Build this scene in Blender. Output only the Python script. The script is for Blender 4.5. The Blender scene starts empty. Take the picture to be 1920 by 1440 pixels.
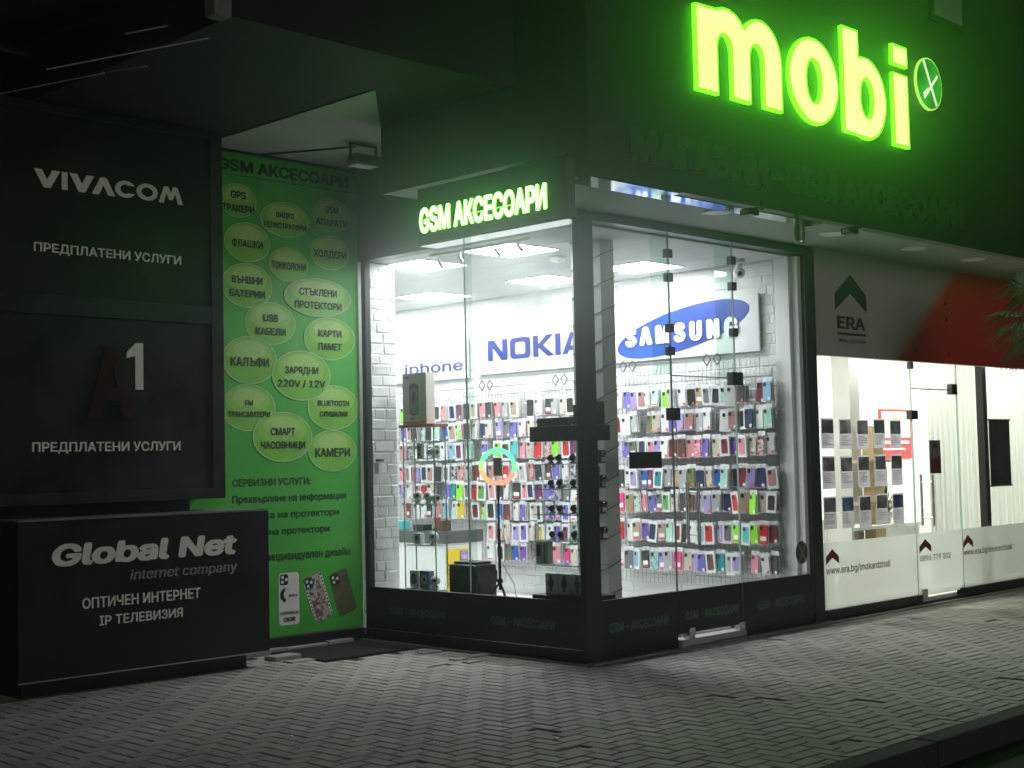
import bpy, bmesh, math, random
from mathutils import Vector, Matrix
R = math.radians
random.seed(7)
C = bpy.context.scene.collection
sc = bpy.context.scene

# ------------------------------------------------------------------ camera, sky, sun, exposure
cam_d = bpy.data.cameras.new('camera')
cam = bpy.data.objects.new('camera', cam_d); C.objects.link(cam)
cam.location = (-7.759, -6.977, 1.5)
cam.rotation_euler = (1.626007, 0.0223234, -0.7879081)
cam_d.sensor_width = 36.0; cam_d.lens = 49.407; cam_d.clip_end = 500
sc.camera = cam

world = bpy.data.worlds.new('World'); sc.world = world; world.use_nodes = True
wn = world.node_tree.nodes; wl = world.node_tree.links
bg = wn['Background']
sky = wn.new('ShaderNodeTexSky'); sky.sky_type = 'NISHITA'; sky.sun_disc = False
sky.sun_elevation = R(-4); sky.sun_rotation = R(215)
wl.new(sky.outputs['Color'], bg.inputs['Color']); bg.inputs['Strength'].default_value = 0.05
sun_d = bpy.data.lights.new('night_glow', 'SUN'); sun_d.energy = 0.40; sun_d.angle = R(22); sun_d.color = (1.0, .93, .82)
sun = bpy.data.objects.new('night_glow', sun_d); C.objects.link(sun)
sun.rotation_euler = (R(83.5), 0, R(-18))
sc.view_settings.view_transform = 'Standard'; sc.view_settings.look = 'None'
sc.view_settings.exposure = 0.0; sc.view_settings.gamma = 1.0
cyc = sc.cycles
cyc.use_denoising = True
try: cyc.denoiser = 'OPENIMAGEDENOISE'
except Exception: pass
cyc.max_bounces = 10; cyc.diffuse_bounces = 5; cyc.glossy_bounces = 4; cyc.transparent_max_bounces = 24; cyc.transmission_bounces = 6
cyc.caustics_reflective = False; cyc.caustics_refractive = False
cyc.sample_clamp_indirect = 6.0

# ------------------------------------------------------------------ materials
MATS = {}
def mat(name, col, rough=.6, metal=0., bump=0., bscale=30., var=.12, vscale=4., spec=.5, rvar=.1, coat=0., emit=None, estr=0., island=0.):
    """Principled material with noise in colour and roughness, optional bump, optional emission and a per-island shade."""
    if name in MATS: return MATS[name]
    m = bpy.data.materials.new(name); m.use_nodes = True; MATS[name] = m
    nt = m.node_tree; n = nt.nodes; l = nt.links; b = n['Principled BSDF']
    b.inputs['Metallic'].default_value = metal
    b.inputs['Specular IOR Level'].default_value = spec
    b.inputs['Coat Weight'].default_value = coat
    tc = n.new('ShaderNodeTexCoord')
    nz = n.new('ShaderNodeTexNoise'); nz.inputs['Scale'].default_value = vscale; nz.inputs['Detail'].default_value = 6; nz.inputs['Roughness'].default_value = .65
    l.new(tc.outputs['Object'], nz.inputs['Vector'])
    mr = n.new('ShaderNodeMapRange'); mr.inputs[1].default_value = .25; mr.inputs[2].default_value = .75
    mr.inputs[3].default_value = 1 - var; mr.inputs[4].default_value = 1 + var
    l.new(nz.outputs['Fac'], mr.inputs[0])
    last = mr.outputs[0]
    if island:
        g = n.new('ShaderNodeNewGeometry'); m2 = n.new('ShaderNodeMapRange')
        m2.inputs[3].default_value = 1 - island; m2.inputs[4].default_value = 1 + island
        l.new(g.outputs['Random Per Island'], m2.inputs[0])
        mu = n.new('ShaderNodeMath'); mu.operation = 'MULTIPLY'; l.new(last, mu.inputs[0]); l.new(m2.outputs[0], mu.inputs[1]); last = mu.outputs[0]
    vm = n.new('ShaderNodeVectorMath'); vm.operation = 'SCALE'; vm.inputs[0].default_value = col[:3]
    l.new(last, vm.inputs['Scale']); l.new(vm.outputs[0], b.inputs['Base Color'])
    m3 = n.new('ShaderNodeMapRange'); m3.inputs[1].default_value = .3; m3.inputs[2].default_value = .7
    m3.inputs[3].default_value = max(.02, rough - rvar); m3.inputs[4].default_value = min(1, rough + rvar)
    l.new(nz.outputs['Fac'], m3.inputs[0]); l.new(m3.outputs[0], b.inputs['Roughness'])
    if bump:
        n2 = n.new('ShaderNodeTexNoise'); n2.inputs['Scale'].default_value = bscale; n2.inputs['Detail'].default_value = 5
        l.new(tc.outputs['Object'], n2.inputs['Vector'])
        bp = n.new('ShaderNodeBump'); bp.inputs['Strength'].default_value = bump; bp.inputs['Distance'].default_value = .01
        l.new(n2.outputs['Fac'], bp.inputs['Height']); l.new(bp.outputs[0], b.inputs['Normal'])
    if emit is not None:
        b.inputs['Emission Color'].default_value = (*emit, 1); b.inputs['Emission Strength'].default_value = estr
    return m
def glass(name, tint=(.93, .97, .96), refl=1.0, haze=0.0):
    """Thin pane: straight-through transmission plus a Fresnel mirror."""
    if name in MATS: return MATS[name]
    m = bpy.data.materials.new(name); m.use_nodes = True; MATS[name] = m
    nt = m.node_tree; n = nt.nodes; l = nt.links
    for x in list(n):
        if x.type != 'OUTPUT_MATERIAL': n.remove(x)
    out = [x for x in n if x.type == 'OUTPUT_MATERIAL'][0]
    tr = n.new('ShaderNodeBsdfTransparent'); tr.inputs[0].default_value = (*tint, 1)
    gl = n.new('ShaderNodeBsdfGlossy'); gl.inputs['Roughness'].default_value = .02
    lw = n.new('ShaderNodeLayerWeight'); lw.inputs['Blend'].default_value = .5
    pw = n.new('ShaderNodeMath'); pw.operation = 'POWER'; pw.inputs[1].default_value = 5; l.new(lw.outputs['Facing'], pw.inputs[0])
    mu = n.new('ShaderNodeMath'); mu.operation = 'MULTIPLY_ADD'; mu.inputs[1].default_value = .9 * refl; mu.inputs[2].default_value = .045 * refl; l.new(pw.outputs[0], mu.inputs[0])
    mx = n.new('ShaderNodeMixShader'); l.new(mu.outputs[0], mx.inputs[0]); l.new(tr.outputs[0], mx.inputs[1]); l.new(gl.outputs[0], mx.inputs[2])
    last = mx.outputs[0]
    if haze:
        df = n.new('ShaderNodeBsdfTranslucent'); df.inputs[0].default_value = (.85, .88, .86, 1)
        d2 = n.new('ShaderNodeBsdfDiffuse'); d2.inputs[0].default_value = (.8, .83, .81, 1)
        m0 = n.new('ShaderNodeMixShader'); m0.inputs[0].default_value = .5; l.new(df.outputs[0], m0.inputs[1]); l.new(d2.outputs[0], m0.inputs[2])
        m4 = n.new('ShaderNodeMixShader'); m4.inputs[0].default_value = haze; l.new(last, m4.inputs[1]); l.new(m0.outputs[0], m4.inputs[2]); last = m4.outputs[0]
    l.new(last, out.inputs[0])
    return m
def glow(name, col, strength, var=.0, vscale=5.):
    """Lamp surface."""
    if name in MATS: return MATS[name]
    m = bpy.data.materials.new(name); m.use_nodes = True; MATS[name] = m
    nt = m.node_tree; n = nt.nodes; l = nt.links
    for x in list(n):
        if x.type != 'OUTPUT_MATERIAL': n.remove(x)
    out = [x for x in n if x.type == 'OUTPUT_MATERIAL'][0]
    e = n.new('ShaderNodeEmission'); e.inputs[0].default_value = (*col, 1); e.inputs[1].default_value = strength
    if var:
        tc = n.new('ShaderNodeTexCoord'); nz = n.new('ShaderNodeTexNoise'); nz.inputs['Scale'].default_value = vscale; nz.inputs['Detail'].default_value = 1
        l.new(tc.outputs['Object'], nz.inputs['Vector'])
        mr = n.new('ShaderNodeMapRange'); mr.inputs[1].default_value = .3; mr.inputs[2].default_value = .7
        mr.inputs[3].default_value = strength * (1 - var); mr.inputs[4].default_value = strength * (1 + var)
        l.new(nz.outputs['Fac'], mr.inputs[0]); l.new(mr.outputs[0], e.inputs[1])
    l.new(e.outputs[0], out.inputs[0])
    return m
def picture(name, cols, scale=6., detail=3., rough=.5, seed=0., thin=0.):
    """A printed photo or pattern: noise through a colour ramp."""
    if name in MATS: return MATS[name]
    m = bpy.data.materials.new(name); m.use_nodes = True; MATS[name] = m
    nt = m.node_tree; n = nt.nodes; l = nt.links; b = n['Principled BSDF']; b.inputs['Roughness'].default_value = rough
    tc = n.new('ShaderNodeTexCoord'); mp = n.new('ShaderNodeMapping'); mp.inputs['Location'].default_value = (seed * 3.1, seed * 7.7, seed)
    l.new(tc.outputs['Object'], mp.inputs[0])
    nz = n.new('ShaderNodeTexNoise'); nz.inputs['Scale'].default_value = scale; nz.inputs['Detail'].default_value = detail
    l.new(mp.outputs[0], nz.inputs['Vector'])
    cr = n.new('ShaderNodeValToRGB'); el = cr.color_ramp.elements
    el[0].position = .3; el[0].color = (*cols[0], 1); el[1].position = .7; el[1].color = (*cols[-1], 1)
    for i, c in enumerate(cols[1:-1]):
        e = el.new(.3 + .4 * (i + 1) / (len(cols) - 1)); e.color = (*c, 1)
    l.new(nz.outputs['Fac'], cr.inputs[0]); l.new(cr.outputs[0], b.inputs['Base Color'])
    if thin: see_light(m, cr.outputs[0], thin)
    return m
def see_light(m, col, k):
    """paper: let a share of the light behind the sheet through"""
    n = m.node_tree.nodes; l = m.node_tree.links; t = n.new('ShaderNodeBsdfTranslucent'); x = n.new('ShaderNodeMixShader'); x.inputs[0].default_value = k
    l.new(col, t.inputs[0]); l.new(n['Principled BSDF'].outputs[0], x.inputs[1]); l.new(t.outputs[0], x.inputs[2]); l.new(x.outputs[0], n['Material Output'].inputs[0])

# ------------------------------------------------------------------ mesh builder
class MB:
    def __init__(s): s.v = []; s.f = []; s.m = []
    def add(s, vs, fs, m=0):
        o = len(s.v); s.v += [tuple(p) for p in vs]
        for f in fs: s.f.append([o + i for i in f]); s.m.append(m)
    def quad(s, a, b, c, d, m=0): s.add([a, b, c, d], [(0, 1, 2, 3)], m)
    def box(s, x0, x1, y0, y1, z0, z1, m=0):
        x0, x1 = min(x0, x1), max(x0, x1); y0, y1 = min(y0, y1), max(y0, y1); z0, z1 = min(z0, z1), max(z0, z1)
        s.add([(x0, y0, z0), (x1, y0, z0), (x1, y1, z0), (x0, y1, z0), (x0, y0, z1), (x1, y0, z1), (x1, y1, z1), (x0, y1, z1)],
              [(0, 3, 2, 1), (4, 5, 6, 7), (0, 1, 5, 4), (1, 2, 6, 5), (2, 3, 7, 6), (3, 0, 4, 7)], m)
    def bbox(s, x0, x1, y0, y1, z0, z1, b, m=0):
        """box with chamfered edges"""
        bm = bmesh.new(); bmesh.ops.create_cube(bm, size=1)
        for v in bm.verts: v.co = Vector(((x0 + x1) / 2 + v.co.x * (x1 - x0), (y0 + y1) / 2 + v.co.y * (y1 - y0), (z0 + z1) / 2 + v.co.z * (z1 - z0)))
        bmesh.ops.bevel(bm, geom=list(bm.edges), offset=b, segments=2, profile=.6, affect='EDGES')
        bm.verts.index_update()
        s.add([v.co for v in bm.verts], [[v.index for v in f.verts] for f in bm.faces], m); bm.free()
    def tube(s, p0, p1, r0, r1=None, n=10, m=0, cap=True):
        r1 = r0 if r1 is None else r1
        p0 = Vector(p0); p1 = Vector(p1); d = (p1 - p0).normalized()
        u = d.orthogonal().normalized(); w = d.cross(u)
        vs = []
        for p, r in ((p0, r0), (p1, r1)):
            for i in range(n):
                a = 2 * math.pi * i / n; vs.append(p + (u * math.cos(a) + w * math.sin(a)) * r)
        fs = [(i, (i + 1) % n, n + (i + 1) % n, n + i) for i in range(n)]
        if cap: fs += [tuple(range(n - 1, -1, -1)), tuple(range(n, 2 * n))]
        s.add(vs, fs, m)
    def path(s, pts, r, n=8, m=0):
        for a, b in zip(pts[:-1], pts[1:]): s.tube(a, b, r, r, n, m)
    def lathe(s, prof, c, n=20, m=0, axis='z'):
        vs = []; k = len(prof)
        for i in range(n):
            a = 2 * math.pi * i / n
            for r, h in prof:
                p = (r * math.cos(a), r * math.sin(a), h)
                if axis == 'x': p = (p[2], p[0], p[1])
                if axis == 'y': p = (p[1], p[2], p[0])
                vs.append((c[0] + p[0], c[1] + p[1], c[2] + p[2]))
        fs = []
        for i in range(n):
            for j in range(k - 1):
                fs.append((i * k + j, ((i + 1) % n) * k + j, ((i + 1) % n) * k + j + 1, i * k + j + 1))
        s.add(vs, fs, m)
    def ball(s, c, r, n=14, m=0):
        rx, ry, rz = (r, r, r) if not hasattr(r, '__len__') else r
        vs = []; fs = []; k = n // 2
        for j in range(k + 1):
            t = math.pi * j / k
            for i in range(n):
                a = 2 * math.pi * i / n
                vs.append((c[0] + rx * math.sin(t) * math.cos(a), c[1] + ry * math.sin(t) * math.sin(a), c[2] + rz * math.cos(t)))
        for j in range(k):
            for i in range(n): fs.append((j * n + i, (j + 1) * n + i, (j + 1) * n + (i + 1) % n, j * n + (i + 1) % n))
        s.add(vs, fs, m)
    def prism(s, pts, fr, d0, d1, m=0, mside=None):
        """outline pts (a, b) in frame fr, from depth d0 (back) to d1 (front)"""
        n = len(pts); ms = m if mside is None else mside
        A = [fr(a, b, d0) for a, b in pts]; B = [fr(a, b, d1) for a, b in pts]
        s.add(B, [tuple(range(n))], m); s.add(A, [tuple(range(n - 1, -1, -1))], ms)
        s.add(A + B, [(i, (i + 1) % n, n + (i + 1) % n, n + i) for i in range(n)], ms)
    def build(s, name, mats, parent=None, bevel=0., smooth=None, loc=None):
        me = bpy.data.meshes.new(name)
        off = Vector((0, 0, 0))
        if parent is not None: off = world_loc(parent)
        elif loc is not None: off = Vector(loc)
        me.from_pydata([tuple(Vector(p) - off) for p in s.v], [], s.f)
        for m in (mats if isinstance(mats, (list, tuple)) else [mats]): me.materials.append(m)
        me.polygons.foreach_set('material_index', s.m)
        bm = bmesh.new(); bm.from_mesh(me)
        bmesh.ops.recalc_face_normals(bm, faces=bm.faces)
        if bevel:
            bmesh.ops.bevel(bm, geom=list(bm.edges), offset=bevel, segments=2, profile=.6, affect='EDGES', clamp_overlap=True)
        bm.to_mesh(me); bm.free()
        if smooth is not None:
            me.polygons.foreach_set('use_smooth', [True] * len(me.polygons)); me.set_sharp_from_angle(angle=R(smooth))
        me.update()
        o = bpy.data.objects.new(name, me); C.objects.link(o)
        if parent is not None: o.parent = parent
        elif loc is not None: o.location = loc
        return o
LOC = {}
def world_loc(o):
    p = Vector((0, 0, 0))
    while o is not None: p = p + Vector(o.location); o = o.parent
    return p
def thing(name, label, cat, loc=(0, 0, 0), group=None):
    o = bpy.data.objects.new(name, None); C.objects.link(o); o.location = loc; o.empty_display_size = .1
    o['label'] = label; o['category'] = cat
    if group: o['group'] = group
    return o
def tag(o, label, cat, group=None):
    o['label'] = label; o['category'] = cat
    if group: o['group'] = group
    return o
def struct(o): o['kind'] = 'structure'; return o
def copy_tree(o, parent=None):
    c = o.copy(); C.objects.link(c)
    if parent is not None: c.parent = parent
    for ch in list(o.children): copy_tree(ch, c)
    return c
# frames: (a, b, d) -> world; a runs in reading direction, b up, d towards the viewer
def fr_y(y): return lambda a, b, d: (a, y - d, b)          # faces -y, a = x
def fr_x(x): return lambda a, b, d: (x - d, -a, b)         # faces -x, a = -y

# ------------------------------------------------------------------ lettering: glyph outlines filled by scan lines
# character code: advance width, outlines
GLY = {32:[188,[]],
33:[196,[[[67,160],[63,509],[132,509],[128,160]],[[98,-4],[86,-3],[75,1],[66,9],[58,18],[54,29],[52,41],[54,53],[58,64],[66,73],[75,80],[86,85],[98,86],[110,85],[121,80],[130,73],[138,64],[142,53],[143,41],[142,29],[138,18],[130,9],[121,1],[110,-3]]]],
45:[453,[[[337,244],[337,188],[114,188],[114,244]]]],
46:[188,[[[95,-4],[83,-3],[73,1],[63,9],[55,18],[51,29],[50,41],[51,53],[55,64],[63,73],[73,81],[83,85],[95,87],[107,85],[118,81],[128,73],[135,64],[140,53],[141,41],[140,29],[135,18],[128,9],[118,1],[107,-3]]]],
47:[249,[[[235,533],[71,-76],[14,-76],[178,533]]]],
48:[453,[[[227,-7],[191,-3],[158,7],[130,24],[105,48],[85,77],[69,113],[57,155],[50,202],[48,254],[50,306],[57,353],[69,395],[85,431],[106,461],[130,484],[159,502],[191,512],[227,516],[262,512],[295,502],[323,484],[348,461],[368,431],[384,395],[396,353],[403,306],[405,254],[403,202],[396,155],[384,113],[368,77],[348,48],[323,24],[295,7],[263,-3]],[[227,50],[250,52],[271,60],[290,74],[306,92],[320,116],[330,144],[338,176],[342,213],[344,254],[342,295],[338,332],[330,365],[320,393],[306,416],[290,435],[271,449],[250,457],[227,460],[203,457],[182,449],[163,435],[147,416],[134,393],[123,365],[115,332],[111,295],[109,254],[111,213],[115,176],[123,144],[134,116],[147,92],[163,74],[182,60],[203,52]]]],
49:[453,[[[76,0],[76,55],[391,55],[391,0]],[[276,509],[276,0],[212,0],[212,448],[209,448],[86,358],[86,427],[198,509]]]],
50:[453,[[[64,0],[64,47],[234,229],[252,248],[268,266],[282,282],[294,298],[303,312],[311,327],[316,341],[319,356],[320,371],[319,389],[315,405],[308,419],[298,431],[287,441],[273,449],[258,455],[241,458],[224,460],[205,458],[188,454],[172,447],[159,438],[148,427],[139,413],[132,398],[128,381],[127,362],[66,362],[68,391],[75,418],[86,442],[102,464],[121,482],[143,496],[168,507],[196,513],[225,516],[254,513],[281,507],[306,497],[328,482],[346,465],[361,445],[372,423],[379,398],[381,372],[380,354],[377,336],[371,318],[363,299],[351,280],[336,259],[317,235],[294,209],[267,180],[153,60],[153,57],[389,57],[389,0]]]],
51:[453,[[[218,-7],[188,-5],[159,1],[133,10],[108,22],[88,38],[70,57],[57,79],[48,104],[44,132],[109,132],[112,115],[118,100],[126,87],[137,76],[150,66],[165,59],[182,54],[200,51],[219,50],[239,51],[258,55],[275,61],[291,69],[304,80],[315,93],[323,108],[328,125],[329,145],[328,163],[323,180],[316,196],[306,211],[292,223],[275,234],[254,241],[229,246],[201,248],[157,248],[157,299],[288,448],[288,452],[70,452],[70,509],[372,509],[372,461],[211,278],[211,289],[247,290],[279,286],[308,276],[333,262],[354,244],[371,222],[383,198],[391,173],[393,145],[390,116],[383,90],[370,66],[354,45],[333,27],[309,12],[281,2],[251,-5]]]],
54:[453,[[[226,-7],[196,-4],[168,3],[142,15],[119,31],[100,51],[84,74],[73,101],[66,130],[64,162],[65,187],[71,212],[80,239],[93,268],[112,302],[137,340],[252,509],[322,509],[151,261],[145,261],[151,270],[157,279],[165,288],[174,295],[184,302],[196,307],[208,311],[221,313],[235,314],[265,312],[291,305],[316,295],[337,280],[355,262],[370,240],[380,215],[387,187],[389,157],[387,127],[379,98],[368,73],[352,50],[333,30],[310,14],[284,3],[257,-4]],[[226,48],[245,50],[263,55],[279,63],[293,73],[304,86],[314,101],[322,119],[326,137],[327,157],[326,178],[322,196],[314,213],[304,228],[293,241],[279,251],[263,259],[245,264],[226,265],[207,264],[190,259],[174,252],[160,241],[148,229],[138,214],[131,197],[126,179],[125,158],[126,138],[131,119],[138,102],[148,86],[160,73],[174,63],[190,55],[207,50]]]],
55:[453,[[[97,0],[323,448],[323,452],[62,452],[62,509],[391,509],[391,449],[165,0]]]],
56:[453,[[[226,-7],[193,-5],[163,1],[136,11],[111,25],[91,42],[74,62],[62,84],[54,109],[52,135],[53,156],[58,176],[65,195],[75,212],[87,228],[101,241],[117,252],[134,260],[153,265],[153,267],[129,276],[109,289],[93,308],[80,330],[73,354],[70,380],[73,405],[79,429],[90,450],[106,469],[124,485],[146,498],[170,508],[197,514],[226,516],[255,514],[282,508],[306,498],[328,485],[346,469],[361,450],[373,429],[379,405],[382,380],[379,354],[372,330],[359,308],[343,289],[323,276],[300,267],[300,265],[319,260],[335,252],[351,241],[365,228],[377,212],[387,195],[395,176],[399,156],[401,135],[398,109],[391,84],[378,62],[362,42],[341,25],[317,11],[289,1],[259,-5]],[[226,49],[248,50],[267,54],[285,60],[300,69],[313,79],[323,91],[331,106],[335,121],[337,139],[335,157],[330,173],[322,189],[312,202],[298,213],[283,223],[265,230],[247,234],[226,235],[206,234],[187,230],[169,223],[154,213],[140,202],[130,189],[122,173],[117,157],[115,139],[117,121],[121,106],[129,91],[139,79],[152,69],[167,60],[185,54],[205,50]],[[226,290],[244,291],[260,294],[274,300],[287,308],[298,318],[307,330],[314,344],[318,359],[319,376],[318,392],[314,407],[308,420],[299,432],[288,442],[275,449],[260,455],[244,459],[226,460],[208,459],[192,455],[177,449],[164,442],[153,432],[145,420],[138,407],[134,392],[133,376],[134,359],[138,344],[145,330],[154,318],[165,308],[178,300],[193,294],[209,291]]]],
57:[453,[[[226,516],[256,513],[285,506],[310,494],[333,478],[352,458],[368,434],[380,408],[387,378],[389,347],[387,322],[382,296],[373,270],[359,240],[340,207],[315,168],[200,0],[130,0],[301,248],[307,248],[302,238],[295,229],[287,221],[278,214],[268,207],[257,202],[245,198],[232,195],[218,195],[188,197],[161,203],[137,214],[116,229],[98,247],[83,269],[72,294],[66,321],[64,352],[66,382],[73,411],[85,436],[101,459],[120,479],[143,494],[168,506],[196,513]],[[226,460],[207,459],[190,454],[174,446],[160,435],[148,423],[138,407],[131,390],[127,372],[125,352],[127,331],[131,313],[138,295],[148,280],[160,268],[174,257],[190,250],[207,245],[226,243],[245,245],[263,249],[279,257],[293,267],[305,280],[314,295],[322,312],[326,330],[327,350],[326,371],[322,390],[314,407],[305,422],[293,435],[279,446],[263,454],[245,459]]]],
58:[188,[[[95,-4],[83,-3],[73,1],[63,9],[55,18],[51,29],[50,41],[51,53],[55,64],[63,73],[73,81],[83,85],[95,87],[107,85],[118,81],[128,73],[135,64],[140,53],[141,41],[140,29],[135,18],[128,9],[118,1],[107,-3]],[[95,271],[83,272],[73,277],[63,284],[55,294],[51,304],[50,316],[51,328],[55,339],[63,349],[73,356],[83,360],[95,362],[107,360],[118,356],[128,349],[135,339],[140,328],[141,316],[140,304],[135,294],[128,284],[118,277],[107,272]]]],
65:[480,[[[16,0],[201,509],[276,509],[463,0],[395,0],[287,302],[280,323],[272,346],[264,372],[255,402],[244,438],[232,478],[245,478],[233,437],[222,402],[213,371],[204,345],[197,322],[191,302],[85,0]],[[110,142],[110,199],[370,199],[370,142]]]],
66:[456,[[[60,0],[60,509],[241,509],[274,507],[304,501],[329,491],[350,477],[367,461],[381,442],[390,421],[396,398],[398,374],[397,353],[393,336],[387,320],[378,307],[368,295],[356,286],[343,278],[329,272],[315,267],[315,262],[331,260],[347,254],[363,245],[378,234],[391,220],[402,203],[411,184],[416,161],[418,136],[416,111],[410,88],[400,67],[386,48],[368,31],[344,18],[317,8],[284,2],[247,0]],[[125,57],[245,57],[281,60],[309,67],[330,80],[344,96],[353,115],[355,137],[354,153],[350,169],[342,184],[333,197],[320,209],[306,218],[289,225],[269,229],[248,231],[125,231]],[[125,285],[238,285],[256,287],[273,290],[288,296],[302,304],[314,314],[323,326],[330,340],[335,355],[336,372],[333,393],[326,412],[313,429],[294,442],[270,449],[240,452],[125,452]]]],
67:[510,[[[267,-7],[225,-3],[186,7],[150,25],[119,49],[92,79],[70,115],[53,157],[44,203],[40,254],[44,305],[53,352],[70,393],[92,429],[119,459],[150,484],[186,501],[225,512],[267,516],[293,514],[317,511],[340,504],[362,496],[383,485],[402,471],[419,456],[435,438],[448,418],[459,397],[467,373],[473,348],[408,348],[404,365],[397,380],[389,395],[380,407],[369,418],[357,428],[344,437],[330,444],[315,449],[300,453],[284,455],[267,456],[237,453],[209,445],[184,432],[161,414],[141,391],[125,364],[113,332],[106,295],[103,254],[106,213],[113,177],[125,145],[141,117],[161,94],[184,76],[210,63],[237,56],[267,53],[284,54],[300,56],[315,60],[330,65],[344,72],[357,81],[369,90],[380,102],[389,114],[397,128],[404,144],[408,160],[473,160],[467,135],[459,112],[448,91],[435,71],[420,53],[402,38],[383,24],[363,13],[341,5],[317,-2],[293,-6]]]],
69:[419,[[[60,0],[60,509],[372,509],[372,452],[125,452],[125,286],[355,286],[355,229],[125,229],[125,57],[375,57],[375,0]]]],
70:[410,[[[60,0],[60,509],[369,509],[369,452],[125,452],[125,278],[346,278],[346,221],[125,221],[125,0]]]],
71:[520,[[[269,-7],[225,-3],[185,7],[149,25],[118,49],[91,79],[69,116],[53,157],[43,203],[40,254],[43,305],[53,352],[69,393],[91,429],[117,459],[149,484],[184,501],[223,512],[265,516],[291,514],[316,510],[340,504],[363,494],[384,483],[403,469],[421,453],[436,436],[449,416],[460,395],[468,373],[474,349],[408,349],[402,365],[395,379],[387,393],[378,406],[368,417],[356,427],[344,436],[330,443],[315,448],[300,453],[283,455],[265,456],[236,453],[209,445],[183,432],[160,414],[141,392],[125,364],[113,332],[106,295],[103,254],[106,213],[113,177],[125,145],[141,117],[161,95],[184,76],[210,63],[238,56],[269,53],[296,55],[322,61],[345,71],[365,85],[382,102],[396,123],[407,147],[413,173],[415,202],[434,199],[283,199],[283,256],[478,256],[478,200],[475,160],[466,124],[451,91],[431,62],[406,38],[377,19],[344,5],[308,-4]]]],
72:[517,[[[60,0],[60,509],[125,509],[125,289],[392,289],[392,509],[457,509],[457,0],[392,0],[392,232],[125,232],[125,0]]]],
73:[300,[[[31,0],[31,57],[118,57],[118,452],[31,452],[31,509],[269,509],[269,452],[183,452],[183,57],[269,57],[269,0]]]],
75:[467,[[[104,145],[104,216],[116,231],[128,246],[139,261],[151,275],[162,289],[174,303],[187,317],[199,331],[212,344],[364,509],[448,509],[231,276],[228,276]],[[60,0],[60,509],[125,509],[125,334],[124,225],[125,193],[125,0]],[[372,0],[188,259],[228,309],[449,0]]]],
76:[393,[[[60,0],[60,509],[125,509],[125,57],[361,57],[361,0]]]],
77:[628,[[[60,0],[60,509],[152,509],[277,187],[280,179],[284,170],[287,159],[291,147],[295,135],[299,123],[303,110],[307,97],[311,84],[315,71],[319,60],[322,49],[307,49],[311,59],[314,71],[318,83],[322,95],[326,108],[330,121],[334,134],[338,146],[342,158],[346,169],[349,179],[352,187],[476,509],[568,509],[568,0],[504,0],[504,291],[504,302],[504,314],[504,327],[505,340],[505,354],[505,369],[505,383],[506,398],[506,413],[506,428],[507,443],[507,457],[513,457],[508,441],[503,425],[498,409],[492,393],[487,378],[482,363],[477,348],[472,335],[467,322],[463,310],[459,300],[456,291],[342,0],[286,0],[170,291],[167,300],[163,310],[159,321],[155,333],[150,347],[145,361],[140,376],[134,392],[129,408],[124,424],[118,441],[112,457],[119,457],[119,444],[120,430],[120,416],[120,401],[121,386],[121,372],[121,357],[121,342],[122,328],[122,315],[122,302],[122,291],[122,0]]]],
78:[523,[[[60,0],[60,509],[136,509],[343,183],[349,174],[355,163],[363,151],[371,137],[379,122],[388,107],[396,90],[405,73],[414,55],[405,54],[403,72],[402,90],[401,108],[400,126],[399,142],[399,157],[399,171],[399,184],[399,195],[399,509],[463,509],[463,0],[387,0],[202,290],[194,303],[186,317],[177,331],[168,346],[159,363],[148,381],[136,402],[123,425],[108,452],[119,454],[120,429],[121,406],[122,384],[123,363],[124,345],[124,328],[125,313],[125,301],[125,291],[125,0]]]],
79:[533,[[[267,-7],[225,-3],[186,7],[150,25],[119,49],[92,79],[70,115],[53,157],[44,203],[40,254],[44,305],[53,352],[70,393],[92,429],[119,459],[150,484],[186,501],[225,512],[267,516],[309,512],[348,501],[384,484],[415,459],[442,429],[464,393],[480,352],[490,305],[493,254],[490,203],[480,157],[464,115],[442,79],[415,49],[384,25],[348,7],[309,-3]],[[267,53],[296,55],[324,63],[349,76],[372,94],[392,116],[408,144],[420,176],[428,213],[430,254],[428,295],[420,332],[408,365],[392,392],[372,415],[349,433],[324,446],[296,453],[267,456],[237,453],[210,445],[184,433],[161,415],[142,392],[125,364],[113,332],[106,295],[103,254],[106,213],[113,176],[125,144],[142,117],[161,94],[184,76],[210,63],[237,55]]]],
80:[445,[[[60,0],[60,509],[235,509],[272,506],[305,499],[332,487],[356,471],[375,452],[390,430],[400,404],[407,377],[409,348],[407,318],[400,291],[390,265],[375,243],[356,223],[332,207],[305,195],[272,188],[235,186],[109,186],[109,242],[233,242],[257,244],[279,248],[297,256],[312,266],[324,279],[333,294],[339,310],[343,328],[344,348],[343,367],[339,385],[333,402],[324,416],[312,428],[297,439],[279,446],[257,451],[232,452],[125,452],[125,0]]]],
82:[449,[[[60,0],[60,509],[236,509],[273,506],[305,500],[333,489],[356,473],[376,455],[390,433],[401,408],[407,381],[409,352],[407,323],[401,296],[390,271],[376,250],[356,232],[333,217],[305,206],[273,200],[236,198],[96,198],[96,255],[234,255],[258,256],[280,260],[298,267],[313,276],[325,287],[334,300],[340,316],[344,333],[345,352],[344,371],[340,389],[334,405],[325,419],[313,430],[298,440],[279,446],[258,451],[233,452],[125,452],[125,0]],[[353,0],[230,229],[303,229],[428,0]]]],
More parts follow.
